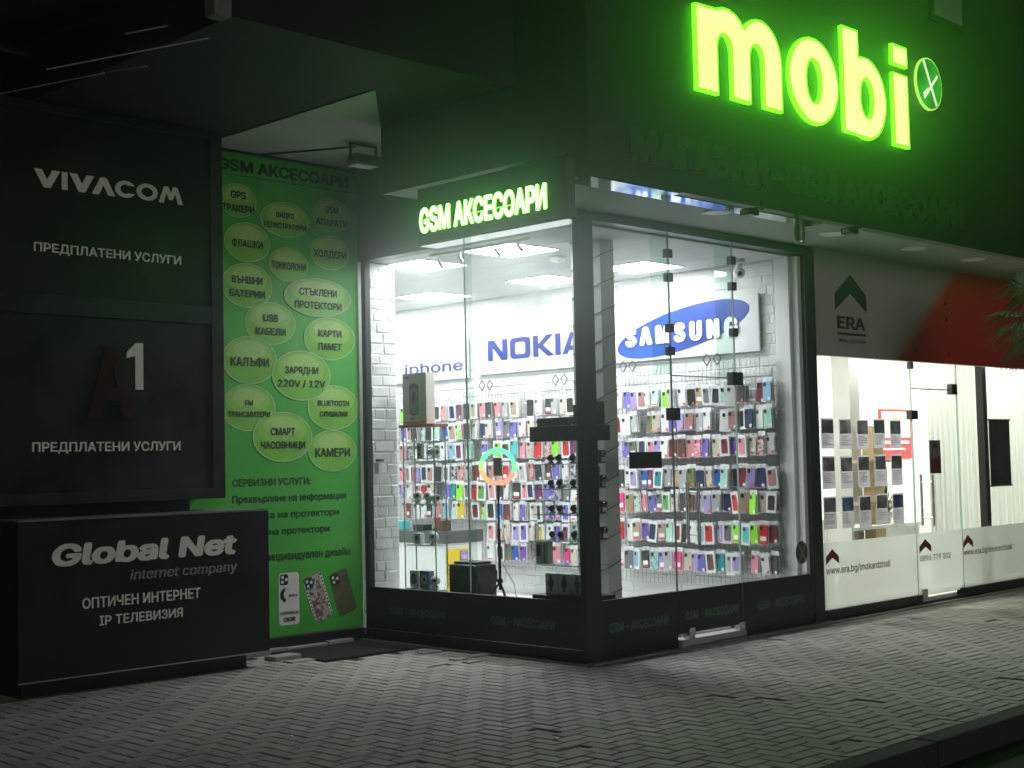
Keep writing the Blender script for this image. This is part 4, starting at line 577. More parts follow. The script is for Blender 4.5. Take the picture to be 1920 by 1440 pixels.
# interior shell
g = MB(); g.box(.11, 3.19, .13, 6.6, .02, .09); struct(g.build('shop_floor', M_FLOOR))
g = MB(); g.box(.142, 3.19, .13, 6.6, 3.296, 3.37)
struct(g.build('shop_ceiling', M_CEIL))
g = MB()
for k in range(1, 6): g.box(.142 + k * .6 - .05, .142 + k * .6 - .045, .13, 6.5, 3.2945, 3.2958)
for k in range(1, 11): g.box(.142, 2.99, .13 + k * .6, .135 + k * .6, 3.2938, 3.2944)
P('ceiling_grid', g, mat('ceiling_grid_grey', (.55, .56, .56), .6))
g = MB(); g.box(3.0, 3.19, .125, 6.6, .09, 3.296); g.box(-.1, 3.0, 6.5, 6.6, .09, 3.296); g.box(-.1, 0, 2.79, 6.5, .09, 3.296); g.box(.0, .42, 2.60, 2.78, .09, 3.28); P('interior_wall', g, M_MORTAR)
def brickwork(mb, fr, u0, u1, z0, z1, row=.095, lo=.20, hi=.36):
    z = z0
    while z < z1:
        h = min(row * random.uniform(.92, 1.08), z1 - z); u = u0 - random.uniform(0, .15)
        while u < u1:
            w = random.uniform(lo, hi); a, b = max(u, u0) + .003, min(u + w, u1) - .003
            if b - a > .03 and h > .03:
                d = random.uniform(.003, .008); c = .010; j = lambda: random.uniform(-.004, .004)
                A = [fr(a + j(), z + .003 + j(), 0), fr(b + j(), z + .003 + j(), 0), fr(b + j(), z + h - .003 + j(), 0), fr(a + j(), z + h - .003 + j(), 0)]
                B = [fr(a + c, z + .003 + c, d + j()), fr(b - c, z + .003 + c, d + j()), fr(b - c, z + h - .003 - c, d + j()), fr(a + c, z + h - .003 - c, d + j())]
                mb.add(A + B, [(4, 5, 6, 7)] + [(k, (k + 1) % 4, 4 + (k + 1) % 4, 4 + k) for k in range(4)])
            u += w
        z += h
g = MB(); brickwork(g, fr_x(3.0), -6.5, -.3, .1, 3.29); P('brick_facing', g, M_BRICK)
g = MB(); brickwork(g, fr_y(2.60), .06, .42, .1, 3.28, lo=.1, hi=.24); P('brick_pier', g, M_BRICK)
g = MB(); g.box(2.945, 2.999, .115, .265, .091, 3.294); P('plaster_strip', g, mat('plaster_grey_white', (.80, .81, .80), .6, var=.05), bevel=.004); g = MB(); g.box(2.985, 3.039, .045, .114, .091, 3.294); P('side_jamb', g, MATS['plaster_grey_white'], bevel=.004)
g = MB(); g.box(.80, .965, .48, .80, .09, 3.294); col_ = P('column', g, mat('column_cladding', (.60, .62, .61), .55, var=.06, bump=.1, bscale=30))
g = MB()
for k in range(14):
    z = .3 + k * .23
    g.tube((.797, .803, z), (.797, .477, z + .10), .004, n=5); g.tube((.797, .477, z + .10), (.968, .477, z + .16), .004, n=5)
g.build('column_joint', mat('joint_grey', (.16, .16, .16), .7), col_)
# ------------------------------------------------------------------ lit shop name on the fascia
E_GREEN = glow('lit_green_face', (.075, 1.0, .006), 5.5, var=.15, vscale=3.5)
E_PALE = glow('lit_pale_face', (.17, 1.0, .052), 8.5, var=.12, vscale=3.0)
E_GSIDE = glow('lit_green_side', (.10, 1.0, .01), 4.0)
FR = fr_y(-.93)
sg = thing('shop_name_sign', 'four big glowing yellow-green letters mounted high on the dark fascia', 'sign', (1.8, -.9, 4.1))
def arch(x0, x1, zt, ry): cx = (x0 + x1) / 2; return [(cx + (x1 - x0) / 2 * math.cos(math.pi * i / 20), zt - ry + ry * math.sin(math.pi * i / 20)) for i in range(21)]
def arch_leg(x0, x1, zb, zt, ry): return [(x1, zb)] + arch(x0, x1, zt, ry) + [(x0, zb)]
def letter(add, sub, ns):
    g = MB(); shape(g, add, sub, FR, ns, -.012, .022, 0, 1)
    ys = [p[1] for l in add for p in l]; full = lambda y: minus(union([t for p in add for t in spans([p], y)]), union([t for p in sub for t in spans([p], y)]))
    def inset(y):
        S = full(y)
        for k in (-.013, .013):
            S = minus(S, minus([(-9, 9)], [(a + .004, b - .004) for a, b in full(y + k)]))
        return [(a + .010, b - .010) for a, b in S if b - a > .03]
    scan_fill(g, inset, min(ys) + .02, max(ys) - .02, ns, FR, 0, .0235, 2)
    g.build('letter', [E_GREEN, E_GSIDE, E_PALE], sg)
zb = 4.135
letter([rect(.268, .524, zb, 4.775), arch_leg(.36, .930, zb, 4.805, .30), arch_leg(.80, 1.345, zb, 4.805, .30)],
       [arch_leg(.524, .700, zb - .01, 4.60, .12), arch_leg(.930, 1.105, zb - .01, 4.60, .12)], 56)
letter([ell(1.80, 4.467, .352, .346)], [ell(1.80, 4.467, .106, .178)], 56)
letter([rect(2.235, 2.482, zb, 5.014), ell(2.585, 4.462, .322, .345)], [ell(2.600, 4.462, .100, .165), rect(2.2, 2.235, 4, 4.5)], 64)
letter([rect(3.035, 3.285, zb, 4.776), rect(3.040, 3.290, 4.845, 5.022)], [], 60)
em = thing('emblem_sign', 'round green backlit emblem with white crossed strokes, right of the big lit letters', 'sign', (3.69, -.9, 4.78))
g = MB(); g.prism(ell(3.69, 4.78, .232, .236), FR, -.012, .012, 0, 0); g.build('rim', [glow('emblem_rim', (.55, 1., .15), 1.0), E_GSIDE], em)
g = MB(); g.prism(ell(3.69, 4.78, .219, .223), FR, .012, .015); g.build('disc', glow('emblem_face', (.02, .28, .02), 1.0, var=.7, vscale=4), em)
g = MB(); shape(g, [stroke((3.585, 4.985), (3.80, 4.60), .038), stroke((3.835, 4.875), (3.575, 4.635), .030), stroke((3.575, 4.66), (3.66, 4.72), .05)], [], FR, 50, .015, .018); g.build('cross', glow('emblem_cross', (.9, 1., .75), 1.0), em)

# ------------------------------------------------------------------ lit hanging sign over the side window
hs = thing('hanging_sign', 'dark box sign with glowing white letters hung under the overhang of the side window', 'sign', (-.9, 0, 3.1))
g = MB(); g.box(-.955, -.872, -.775, .712, 3.105, 3.515); g.build('box', M_FASCIA, hs, bevel=.004)
g = MB(); g.box(-.95, -.78, -.772, .705, 3.092, 3.1035); g.build('base_plate', M_MIRROR, hs)
g = MB(); letters(g, 'GSM АКСЕСОАРИ', fr_x(-.955), -.684, .597, 3.190, 3.426, bold=.034, d0=.001, d1=.012, m=0, mside=1, ns=44)
g.build('lettering', [glow('lit_white_face', (.17, 1., .125), 9.0), glow('lit_lime_side', (.40, 1., .03), 1.4)], hs)

# ------------------------------------------------------------------ lamps under the soffits
for i, xx in enumerate((.986, 2.633, 3.995, 5.158, 6.6)):
    t = thing('downlight', ('round unlit downlight in the soffit beside the mirrored strip, nearest the shop corner', 'round unlit downlight in the soffit above the shop door post',
        'round unlit downlight in the soffit above the grey logo panel', 'round unlit downlight in the soffit above the red part of the panel', 'round unlit downlight in the soffit farthest along the office front')[i], 'downlight', (xx, -.56, 3.38), 'downlights in the front soffit')
    g = MB(); g.lathe([(.118, 3.383), (.118, 3.376), (.106, 3.370), (.098, 3.374)], (xx, -.56, 0), 28); g.build('rim', M_WHITEPL, t, smooth=40)
    g = MB(); g.prism(ell(xx, -.56, .1, .1, 28), lambda a, b, d: (a, b, 3.377 - d), 0, .002); g.build('diffuser', mat('opal_diffuser', (.8, .8, .78), .4), t)
def flood(x, y, label):
    t = thing('sign_floodlight', label, 'floodlight', (x, y, 3.38), 'arm floodlights under the fascia')
    g = MB(); g.tube((x + .23, -.905, 3.385), (x, y, 3.33), .010, n=8); g.tube((x + .23, -.905, 3.42), (x + .23, -.905, 3.36), .016, n=8); g.build('arm', M_DARKMETAL, t)
    g = MB(); g.bbox(x - .055, x + .055, y - .05, y + .05, 3.285, 3.335, .008); g.build('head', M_DARKMETAL, t)
    g = MB(); g.box(x - .057, x - .0555, y - .035, y + .035, 3.295, 3.325); g.build('lens', M_STEEL, t)
flood(.86, -.95, 'black arm floodlight under the fascia in front of the first round downlight')
flood(2.25, -.95, 'black arm floodlight under the fascia above the shop door post')
t = thing('spotlight', 'grey cylindrical spotlight hanging under the fascia between the two arm floodlights', 'spotlight', (1.53, -.93, 3.38))
g = MB(); g.lathe([(0, 3.36), (.03, 3.36), (.032, 3.33), (.045, 3.25), (.048, 3.20), (.04, 3.165), (0, 3.165)], (1.53, -.94, 0), 16); g.build('body', mat('spot_grey', (.16, .17, .16), .4, metal=.5), t, smooth=50)
g = MB(); g.tube((1.53, -.94, 3.16), (1.53, -.94, 3.15), .036, n=16); g.build('lens', M_STEEL, t)
g = MB(); g.tube((1.53, -.925, 3.42), (1.53, -.94, 3.36), .012); g.build('bracket', M_DARKMETAL, t)

# ------------------------------------------------------------------ recess with the green poster
PY = 2.585
po = thing('service_poster', 'tall green poster of pale bubbles listing phone services beside the side window', 'poster', (-.8, 2.59, .1))
GP = mat('poster_green', (.075, .44, .06), .45, var=.22, vscale=.9)
g = MB(); g.box(-1.75, -.012, PY, 2.599, .115, 4.06); g.build('panel', GP, po)
M_POST = mat('poster_dark_print', (.012, .035, .014), .5, var=.2)
BUB = [('GPS|ТРАКЕРИ',-1.250,3.677,0.181,0.141),('ВИДЕО|РЕГИСТРАТОРИ',-0.785,3.565,0.251,0.149),('GSM|АПАРАТИ',-0.295,3.659,0.203,0.149),('ФЛАШКИ',-1.166,3.340,0.224,0.163),
('ХОЛДЕРИ',-0.318,3.328,0.208,0.148),('ТОНКОЛОНИ',-0.753,3.190,0.203,0.144),('ВЪНШНИ|БАТЕРИИ',-1.171,2.984,0.249,0.184),('СТЪКЛЕНИ|ПРОТЕКТОРИ',-0.451,2.932,0.357,0.165),
('USB|КАБЕЛИ',-0.944,2.686,0.256,0.177),('КАРТИ|ПАМЕТ',-0.332,2.586,0.276,0.184),('КАЛЪФИ',-1.154,2.374,0.270,0.196),('ЗАРЯДНИ|220V / 12V',-0.637,2.262,0.304,0.211),
('FM|ТРАНСМИТЕРИ',-1.170,1.987,0.264,0.191),('BLUETOOTH|СЛУШАЛКИ',-0.304,1.997,0.276,0.192),('СМАРТ|ЧАСОВНИЦИ',-0.836,1.748,0.302,0.208),('КАМЕРИ',-0.322,1.628,0.258,0.177)]
bub = MB(); ring = MB(); tx = MB()
F0 = fr_y(PY)
for k, (s, cx, cz, rx, rz) in enumerate(BUB):
    dd = .0010 + .0012 * (k % 4)
    bub.add([F0(a, b, dd + .0004) for a, b in ell(cx, cz, rx, rz)], [tuple(range(48))], 0)
    # printed shine in the upper half of each bubble, printed ring round it
    bub.add([F0(a, b, dd + .0008) for a, b in ell(cx, cz + rz * .30, rx * .80, rz * .60)], [tuple(range(48))], 1)
    bub.add([F0(a, b, dd + .0012) for a, b in ell(cx, cz + rz * .42, rx * .60, rz * .40)], [tuple(range(48))], 2)
    o_, i_ = ell(cx, cz, rx * 1.0, rz * 1.0), ell(cx, cz, rx * .965, rz * .955)
    for q in range(48):
        q2 = (q + 1) % 48
        ring.quad(F0(*o_[q], dd + .0014), F0(*o_[q2], dd + .0014), F0(*i_[q2], dd + .0014), F0(*i_[q], dd + .0014))
    L = s.split('|')
    h = .082 if len(L) == 1 else .080
    if 'BLUETOOTH' in s or 'FM' in s or 'ВИДЕО' in s: h = .060
    if 'КАЛЪФИ' in s or 'КАМЕРИ' in s: h = .10
    for q, line in enumerate(L):
        wd = min(rx * 1.72, len(line) * h * .62)
        z0 = cz - h / 2 if len(L) == 1 else (cz + .016 if q == 0 else cz - .016 - h)
        letters(tx, line, fr_y(PY - .0075), cx - wd / 2, cx + wd / 2, z0, z0 + h, bold=.03, d1=.0005, ns=16)
bub.build('bubble_print', [mat('bubble_green', (.20, .53, .07), .4, var=.12), mat('bubble_pale', (.29, .60, .11), .4, var=.1), mat('bubble_paler', (.40, .66, .20), .4, var=.1)], po)
ring.build('bubble_outline', mat('bubble_outline_print', (.40, .62, .32), .5), po)
for a in (('GSM АКСЕСОАРИ', -1.44, -.102, 3.92, 4.045, .04), ('СЕРВИЗНИ УСЛУГИ:', -1.337, -.553, 1.350, 1.430, .03), ('Прехвърляне на информация', -1.339, -.180, 1.217, 1.298, .03),
          ('Поставка на протектори', -1.339, -.258, 1.081, 1.160, .03), ('на протектори', -.985, -.364, .945, 1.022, .03), ('индивидуален дизайн', -.99, -.149, .735, .825, .03)):
    letters(tx, a[0], F0, a[1], a[2], a[3], a[4], bold=a[5], d1=.0012, ns=20)
tx.build('lettering', M_POST, po)
g = MB(); g.box(-1.75, -.012, PY - .0006, PY - .0001, 3.88, 3.886); g.build('rule_print', M_POST, po)
def rrect(x0, x1, z0, z1, r, n=5):
    out = []
    for cx, cz, a0 in ((x1 - r, z1 - r, 0), (x0 + r, z1 - r, 90), (x0 + r, z0 + r, 180), (x1 - r, z0 + r, 270)):
        for i in range(n + 1): a = R(a0 + 90 * i / n); out.append((cx + r * math.cos(a), cz + r * math.sin(a)))
    return out
def rot(pts, c, a): ca, sa = math.cos(a), math.sin(a); return [(c[0] + (x - c[0]) * ca - (y - c[1]) * sa, c[1] + (x - c[0]) * sa + (y - c[1]) * ca) for x, y in pts]
M_PW = mat('print_white', (.74, .76, .74), .45, var=.04)
M_PD = mat('print_black', (.02, .02, .022), .45)
for k, (cx, cz, w, h, a, body) in enumerate(((-.794, .412, .205, .43, 0, M_PW), (-.498, .400, .20, .40, .33, picture('print_film_strip', [(.02, .02, .02), (.6, .58, .52), (.12, .03, .03), (.7, .7, .66)], 14)),
                                           (-.231, .420, .20, .38, .30, picture('print_camouflage', [(.02, .05, .02), (.05, .11, .04), (.14, .13, .08), (.08, .02, .02)], 7)))):
    g = MB(); F = fr_y(PY - .001)
    g.prism(rot(rrect(cx - w / 2, cx + w / 2, cz - h / 2, cz + h / 2, .03), (cx, cz), a), F, 0, .001, 0)
    g.prism(rot(rrect(cx - w / 2 + .01, cx - w / 2 + .095, cz + h / 2 - .10, cz + h / 2 - .012, .02), (cx, cz), a), F, .001, .0016, 1)
    for q in ((.032, .035), (.032, .075), (.072, .055)):
        e = rot(ell(cx - w / 2 + .01 + q[0] - .005, cz + h / 2 - .012 - q[1] + .012, .014, .014, 14), (cx, cz), a); g.prism(e, F, .0016, .002, 2)
    if k == 1:
        for sd in (-1, 1):
            for q in range(12):
                e = rot(rect(cx + sd * (w / 2 - .012) - .007, cx + sd * (w / 2 - .012) + .007, cz - h / 2 + .02 + q * .031, cz - h / 2 + .035 + q * .031), (cx, cz), a); g.prism(e, F, .0016, .002, 1)
        for sd in (-1, 1): g.prism(rot(rect(cx + sd * (w / 2 - .012) - .012, cx + sd * (w / 2 - .012) + .012, cz - h / 2 + .02, cz + h / 2 - .03), (cx, cz), a), F, .001, .0013, 2)
    g.build('phone_picture', [body, M_PD, M_PW], po)
g = MB(); F = fr_y(PY - .0022)
letters(g, 'НАПРАВИ СИ', F, -.885, -.705, .285, .318, bold=.03, ns=14); letters(g, 'СВОЙ!', F, -.855, -.735, .228, .272, bold=.04, ns=14)
for q, rr in enumerate((.06, .05, .04)):
    o_ = [(-.825 + rr * math.cos(t), .445 + rr * math.sin(t)) for t in [R(60 + 200 * i / 20) for i in range(21)]]
    i_ = [(-.815 + rr * .85 * math.cos(t), .448 + rr * .92 * math.sin(t)) for t in [R(60 + 200 * i / 20) for i in range(21)]]
    for i in range(20): g.quad(F(*o_[i], .001 + q * .0004), F(*o_[i + 1], .001 + q * .0004), F(*i_[i + 1], .001 + q * .0004), F(*i_[i], .001 + q * .0004))
letters(g, 'enics', F, -.80, -.71, .428, .462, bold=.02, ns=12)
g.build('case_lettering', M_PD, po)
t = thing('recess_floodlight', 'grey finned floodlight hanging from the soffit above the green poster', 'floodlight', (-.56, 1.78, 4.1))
g = MB(); g.bbox(-.70, -.46, 1.72, 1.86, 3.92, 4.0, .012); 
for k in range(5): g.box(-.69, -.47, 1.70, 1.72, 3.925 + k * .015, 3.932 + k * .015)
g.build('body', mat('flood_grey', (.20, .21, .21), .4, metal=.4), t)
g = MB(); g.box(-.72, -.705, 1.78, 1.80, 3.95, 4.092); g.box(-.455, -.44, 1.78, 1.80, 3.95, 4.092); g.box(-.72, -.44, 1.78, 1.80, 4.078, 4.091); g.build('bracket', M_DARKMETAL, t)
g = MB(); g.box(-.69, -.47, 1.73, 1.85, 3.912, 3.919); g.build('lens', M_WHITEPL, t)
g = MB(); g.path([(-.60, 1.86, 4.085), (-.80, 2.2, 4.083), (-1.02, 2.585, 4.084), (-1.7, 2.59, 4.075)], .008, 6); g.path([(-1.02, 2.585, 4.084), (-.3, 2.59, 4.075), (-.03, 2.59, 4.07)], .007, 6)
tag(g.build('power_cable', M_BLACKPL), 'black cable clipped along the soffit from the floodlight to the top of the green poster', 'cable')

# ------------------------------------------------------------------ dark kiosk and cabinet
KY = 2.2
ki = thing('kiosk', 'black metal kiosk front with two framed panels of white lettering, left of the green poster', 'kiosk', (-2.6, 2.4, 1.27))
M_KPAN = mat('kiosk_panel', (.007, .008, .010), .45, var=.3, vscale=2, rvar=.15)
g = MB(); g.box(-3.60, -1.662, KY + .03, 2.59, 1.275, 4.10); g.box(-3.6, -1.75, KY + .35, 2.59, 0, 1.275); g.build('body', M_BLACK, ki)
g = MB()
g.box(-1.765, -1.66, KY - .01, KY + .04, 1.272, 4.095); g.box(-3.60, -3.455, KY - .01, KY + .04, 1.272, 4.095)
for a, b in ((1.272, 1.352), (2.60, 2.74), (4.03, 4.095)): g.box(-3.4545, -1.7655, KY - .008, KY + .04, a, b)
g.build('frame', M_FRAME, ki, bevel=.003)
for a, b in ((1.353, 2.599), (2.741, 4.029)):
    g = MB(); g.box(-3.454, -1.766, KY + .012, KY + .028, a, b); g.build('panel', M_KPAN, ki)
FK = fr_y(KY + .011)
g = MB()
def strokes(mb, u0, u1, z0, z1, fr, items, d1=.006):
    """hand drawn wide capitals, coordinates 0..1 in each letter's cell"""
    for (a, b, add, sub) in items:
        X = lambda p: (u0 + (a + p[0] * (b - a)) * (u1 - u0), z0 + p[1] * (z1 - z0))
        shape(mb, [[X(p) for p in l] for l in add], [[X(p) for p in l] for l in sub], fr, 18, 0, d1, 0, 0)
Vv = [[(0, 1), (.30, 1), (.5, .45), (.70, 1), (1, 1), (.63, 0), (.37, 0)]]
Av = [[(0, 0), (.30, 0), (.5, .55), (.70, 0), (1, 0), (.63, 1), (.37, 1)]]
Mv = [[(0, 0), (.2, 0), (.33, .6), (.42, .25), (.58, .25), (.67, .6), (.8, 0), (1, 0), (.77, 1), (.6, 1), (.5, .62), (.4, 1), (.23, 1)]]
strokes(g, -3.196, -2.002, 3.495, 3.622, FK, [(0, .165, Vv, []), (.175, .212, [rect(0, 1, 0, 1)], []), (.225, .385, Vv, []), (.37, .525, Av, []),
    (.525, .665, [ell(.5, .5, .5, .5)], [ell(.5, .5, .25, .27), rect(.62, 1.1, .30, .70)]), (.67, .82, [ell(.5, .5, .5, .5)], [ell(.5, .5, .27, .27)]), (.825, 1.0, Mv, [])])
letters(g, 'ПРЕДПЛАТЕНИ УСЛУГИ', FK, -3.198, -2.021, 3.040, 3.128, bold=.022, d1=.003, ns=22)
letters(g, 'ПРЕДПЛАТЕНИ УСЛУГИ', FK, -3.215, -2.041, 1.641, 1.733, bold=.022, d1=.003, ns=22)
shape(g, [[(-2.485, 2.315), (-2.485, 2.36), (-2.41, 2.43), (-2.350, 2.43), (-2.350, 2.088), (-2.415, 2.088), (-2.415, 2.335)]], [], FK, 24, 0, .004, 0, 0)
g.build('lettering', M_WVINYL, ki)
g = MB(); shape(g, [[(-2.802, 1.871), (-2.70, 1.871), (-2.672, 2.0), (-2.55, 2.0), (-2.53, 1.871), (-2.43, 1.871), (-2.56, 2.40), (-2.66, 2.40)]], [[(-2.65, 2.09), (-2.565, 2.09), (-2.607, 2.26)]], FK, 40, 0, .02, 0, 0)
g.build('red_letter', mat('dark_red_acrylic', (.030, .005, .006), .35), ki)
BX = 1.9
bx = thing('signboard_cabinet', 'low black cabinet with white lettering standing below the dark kiosk', 'cabinet', (-2.5, 2.1, 0))
g = MB(); g.box(-3.47, -1.475, BX, BX + .016, .118, 1.170); g.build('front_panel', mat('cabinet_front', (.008, .009, .012), .4, var=.3, vscale=2), bx)
g = MB(); g.box(-3.46, -1.485, BX + .018, KY + .30, .12, 1.165); g.build('body', M_BLACK, bx)
g = MB(); g.box(-3.47, -1.470, BX - .004, KY + .32, 1.172, 1.184); g.build('top', mat('galvanised_top', (.26, .27, .27), .45, metal=.5, var=.3), bx)
g = MB(); g.box(-3.40, -1.62, BX + .10, KY + .28, 0, .119); g.build('plinth', M_BLACK, bx)
g = MB(); g.box(-3.47, -1.62, BX + .001, BX + .012, .108, .1175); g.build('lower_trim', M_STEEL, bx)
FB = fr_y(BX)
g = MB(); letters(g, 'Global Net', FB, -3.243, -1.775, .872, 1.060, bold=.042, d1=.003, shear=.18, ns=34)
letters(g, 'ОПТИЧЕН ИНТЕРНЕТ', FB, -3.013, -2.080, .567, .664, bold=.022, d1=.003, ns=20); letters(g, 'IP ТЕЛЕВИЗИЯ', FB, -2.886, -2.228, .443, .530, bold=.022, d1=.003, ns=20)
g.build('lettering', M_WVINYL, bx)
# the outlined small line: outline drawn as letters with their own inside cut out
g = MB(); Pn = text_polys('internet company'); xs = [p[0] for l in Pn for p in l]; ys = [p[1] for l in Pn for p in l]
sx = .875 / (max(xs) - min(xs)); sz = .098 / .73
def outl(y):
    inner = spans(Pn, y); both = [s for k in (-.02, .02) for s in [spans(Pn, y + k)]]
    core = minus([(-9, 99)], minus([(-9, 99)], inner))
    lo_, hi_ = both
    core = minus(inner, minus([(-9, 99)], lo_)); core = minus(core, minus([(-9, 99)], hi_))
    core = [(a + .022, b - .022) for a, b in core if b - a > .045]
    return minus(union([(a - .018, b + .018) for a, b in inner]), core)
scan_fill(g, outl, min(ys), max(ys), 34, lambda x, y, d: FB(-2.652 + x * sx + .18 * y * sz, .736 + y * sz, d), 0, .003)
g.build('small_lettering', mat('grey_outline_vinyl', (.30, .30, .29), .6), bx)

# ------------------------------------------------------------------ folded awning above the kiosk
aw = thing('folded_awning', 'dark folded awning with thin metal arms above the black kiosk', 'awning', (-3.6, 1.5, 4.0))
g = MB(); g.tube((-7.5, 2.1, 4.42), (-3.3, 2.1, 4.42), .07, n=14); g.build('roller', M_DARKMETAL, aw, smooth=40)
AWM = mat('awning_fabric', (.02, .022, .021), .85, var=.3, bump=.1)
g = MB(); g.add([(-7.6, 2.1, 4.50), (-3.26, 2.1, 4.50), (-3.26, -.22, 4.36), (-7.6, -.22, 4.36)], [(0, 1, 2, 3)]); g.add([(-7.6, 2.1, 4.52), (-3.26, 2.1, 4.52), (-3.26, -.22, 4.38), (-7.6, -.22, 4.38)], [(0, 1, 2, 3)]); g.build('fabric', AWM, aw)
g = MB(); g.bbox(-3.34, -3.22, -.28, -.16, 4.08, 4.22, .02); g.build('end_cap', mat('awning_cap_grey', (.20, .20, .19), .5), aw)
for q in AWN_LINES:
    g = MB(); g.tube(q[0], q[1], q[2], q[2], 8); g.build('arm', M_WHITEPL, aw, smooth=40)
# ------------------------------------------------------------------ estate agent's office next door
OFF = thing('office_building', 'neighbouring estate office with frosted glass front and grey and red sign band', 'office', (3.2, 0, 0))
def Q(name, mb, m, parent=None, **k): return mb.build(name, m, parent or OFF, **k)
g = MB(); g.box(3.198, 10.5, .0, .06, 2.404, 3.382); band = Q('sign_band', g, mat('sign_grey', (.62, .58, .60), .5, var=.1))
FE = fr_y(-.0036)
RP = bpy.data.materials.new('red_fading_print'); RP.use_nodes = True
n = RP.node_tree.nodes; l = RP.node_tree.links
tc = n.new('ShaderNodeTexCoord'); dt = n.new('ShaderNodeVectorMath'); dt.operation = 'DOT_PRODUCT'; dt.inputs[1].default_value = (1, 0, -1.298); l.new(tc.outputs['Object'], dt.inputs[0])
mr = n.new('ShaderNodeMapRange'); mr.interpolation_type = 'SMOOTHSTEP'; mr.inputs[1].default_value = -1.93; mr.inputs[2].default_value = -1.55; l.new(dt.outputs['Value'], mr.inputs[0])
mx = n.new('ShaderNodeMix'); mx.data_type = 'RGBA'; mx.inputs['A'].default_value = (.44, .41, .43, 1); mx.inputs['B'].default_value = (.55, .012, .04, 1); l.new(mr.outputs[0], mx.inputs['Factor']); l.new(mx.outputs['Result'], n['Principled BSDF'].inputs['Base Color'])
g = MB(); g.box(3.20, 10.49, -.0032, -.0005, 2.406, 3.375); Q('red_print', g, RP, band)
g = MB(); letters(g, 'ERA', FE, 3.545, 4.035, 2.668, 2.822, bold=.035, d1=.004, ns=30); g.prism(rect(3.545, 4.04, 2.606, 2.628), FE, 0, .004)
letters(g, 'REAL ESTATE', FE, 3.56, 4.03, 2.536, 2.581, bold=.015, d1=.004, ns=14)
g.prism([(3.52, 2.838), (3.791, 3.0), (4.068, 2.838), (4.068, 3.0), (3.80, 3.18), (3.52, 2.99)], FE, 0, .004)
Q('logo', g, mat('logo_dark', (.035, .035, .038), .5), band)
g = MB()
for a in ((5.62, 3.02), (5.63, 2.86), (4.98, 2.52), (5.66, 2.50)): g.prism(ell(a[0], a[1], .022, .022, 14), FE, .003, .007)
Q('band_cap', g, M_BLACKPL, band)
g = MB(); g.box(3.198, 4.94, .0, .06, .03, .100); g.box(5.76, 10.5, .0, .06, .03, .100); g.box(3.198, 10.5, .02, .10, 0, .0295); Q('plinth', g, M_BLACK)
FILM = glass('frosted_film', haze=.88)
def opane(x0, x1, z0, z1, d=.03, parent=None):
    g = MB(); g.quad((x0, d, z0), (x1, d, z0), (x1, d, z1), (x0, d, z1)); return Q('window_pane', g, M_GLASS, parent)
def ofilm(x0, x1, z0, z1, d, parent=None):
    g = MB(); g.quad((x0, d, z0), (x1, d, z0), (x1, d, z1), (x0, d, z1)); return Q('frosted_film', g, FILM, parent)
M_MAROON = mat('maroon_vinyl', (.22, .012, .03), .5); M_INK = mat('dark_vinyl', (.03, .03, .033), .5)
def chevron(x0, x1, z0, z1, parent):
    h = z1 - z0; g = MB(); m_ = (x0 + x1) / 2
    g.prism([(x0, z0), (m_, z0 + h * .42), (x1, z0), (x1, z0 + h * .48), (m_, z1), (x0, z0 + h * .48)], fr_y(.0245), 0, .002); g.build('chevron', M_MAROON, parent)
def words_(s, u0, u1, z0, z1, parent):
    g = MB(); letters(g, s, fr_y(.0245), u0, u1, z0, z1, bold=.016, d1=.002, ns=24); g.build('lettering', M_INK, parent)
w1 = opane(3.198, 4.905, .10, 2.404); f1 = ofilm(3.198, 4.905, .101, .702, .027, w1); chevron(3.267, 3.48, .507, .643, w1); words_('www.era.bg/imokardzhali', 3.261, 4.384, .419, .506, w1)
w3 = opane(5.852, 10.4, .10, 2.404); f3 = ofilm(5.852, 10.4, .101, .702, .027, w3); chevron(5.862, 6.071, .503, .635, w3); words_('www.era.bg/imokardzhali', 5.855, 6.964, .430, .513, w3)
w4 = opane(4.91, 5.846, 2.14, 2.404)
od = MB(); od.quad((4.912, .032, .08), (5.844, .032, .08), (5.844, .032, 2.132), (4.912, .032, 2.132)); od = Q('glass_door', od, M_GLASS)
ofilm(4.912, 5.844, .085, .702, .027, od); chevron(4.956, 5.19, .508, .641, od); words_('0896 779 302', 4.96, 5.581, .425, .503, od)
g = MB(); g.tube((5.13, -.05, .77), (5.13, -.05, 1.28), .013, n=14); g.tube((5.13, .075, .77), (5.13, .075, 1.28), .013, n=14)
for zz in (.85, 1.20): g.tube((5.13, -.05, zz), (5.13, .075, zz), .008)
g.build('handle', M_STEEL, od, smooth=40)
for a in ((5.71, 5.82, 2.09, 2.20, 1), (4.86, 4.99, 1.83, 1.92, 1), (4.96, 5.05, .055, .15, 0), (5.76, 5.83, .05, .11, 0)):
    g = MB(); g.bbox(a[0], a[1], .0, .06, a[2], a[3], .004); g.build('hinge', M_DARKMETAL if a[4] else M_STEEL, od)
g = MB(); g.tube((4.92, .036, 2.137), (5.80, .036, 2.137), .007); g.build('top_rail', M_STEEL, od)
g = MB(); g.box(4.906, 4.909, .02, .04, .10, 2.404); g.box(5.847, 5.850, .02, .04, .10, 2.404); Q('glass_joint', g, M_GEDGE)
g = MB(); g.bbox(4.89, 4.93, -.002, .05, 2.33, 2.40, .004); Q('glass_clamp', g, M_DARKMETAL)
M_OWALL = mat('office_wall_paint', (.70, .73, .68), .8, var=.05)
g = MB(); g.box(3.198, 10.5, 2.4, 2.5, .05, 3.3); g.box(3.197, 3.26, .10, 2.4, .05, 3.3); g.box(10.4, 10.5, .06, 2.4, .05, 3.3); Q('office_wall', g, M_OWALL)
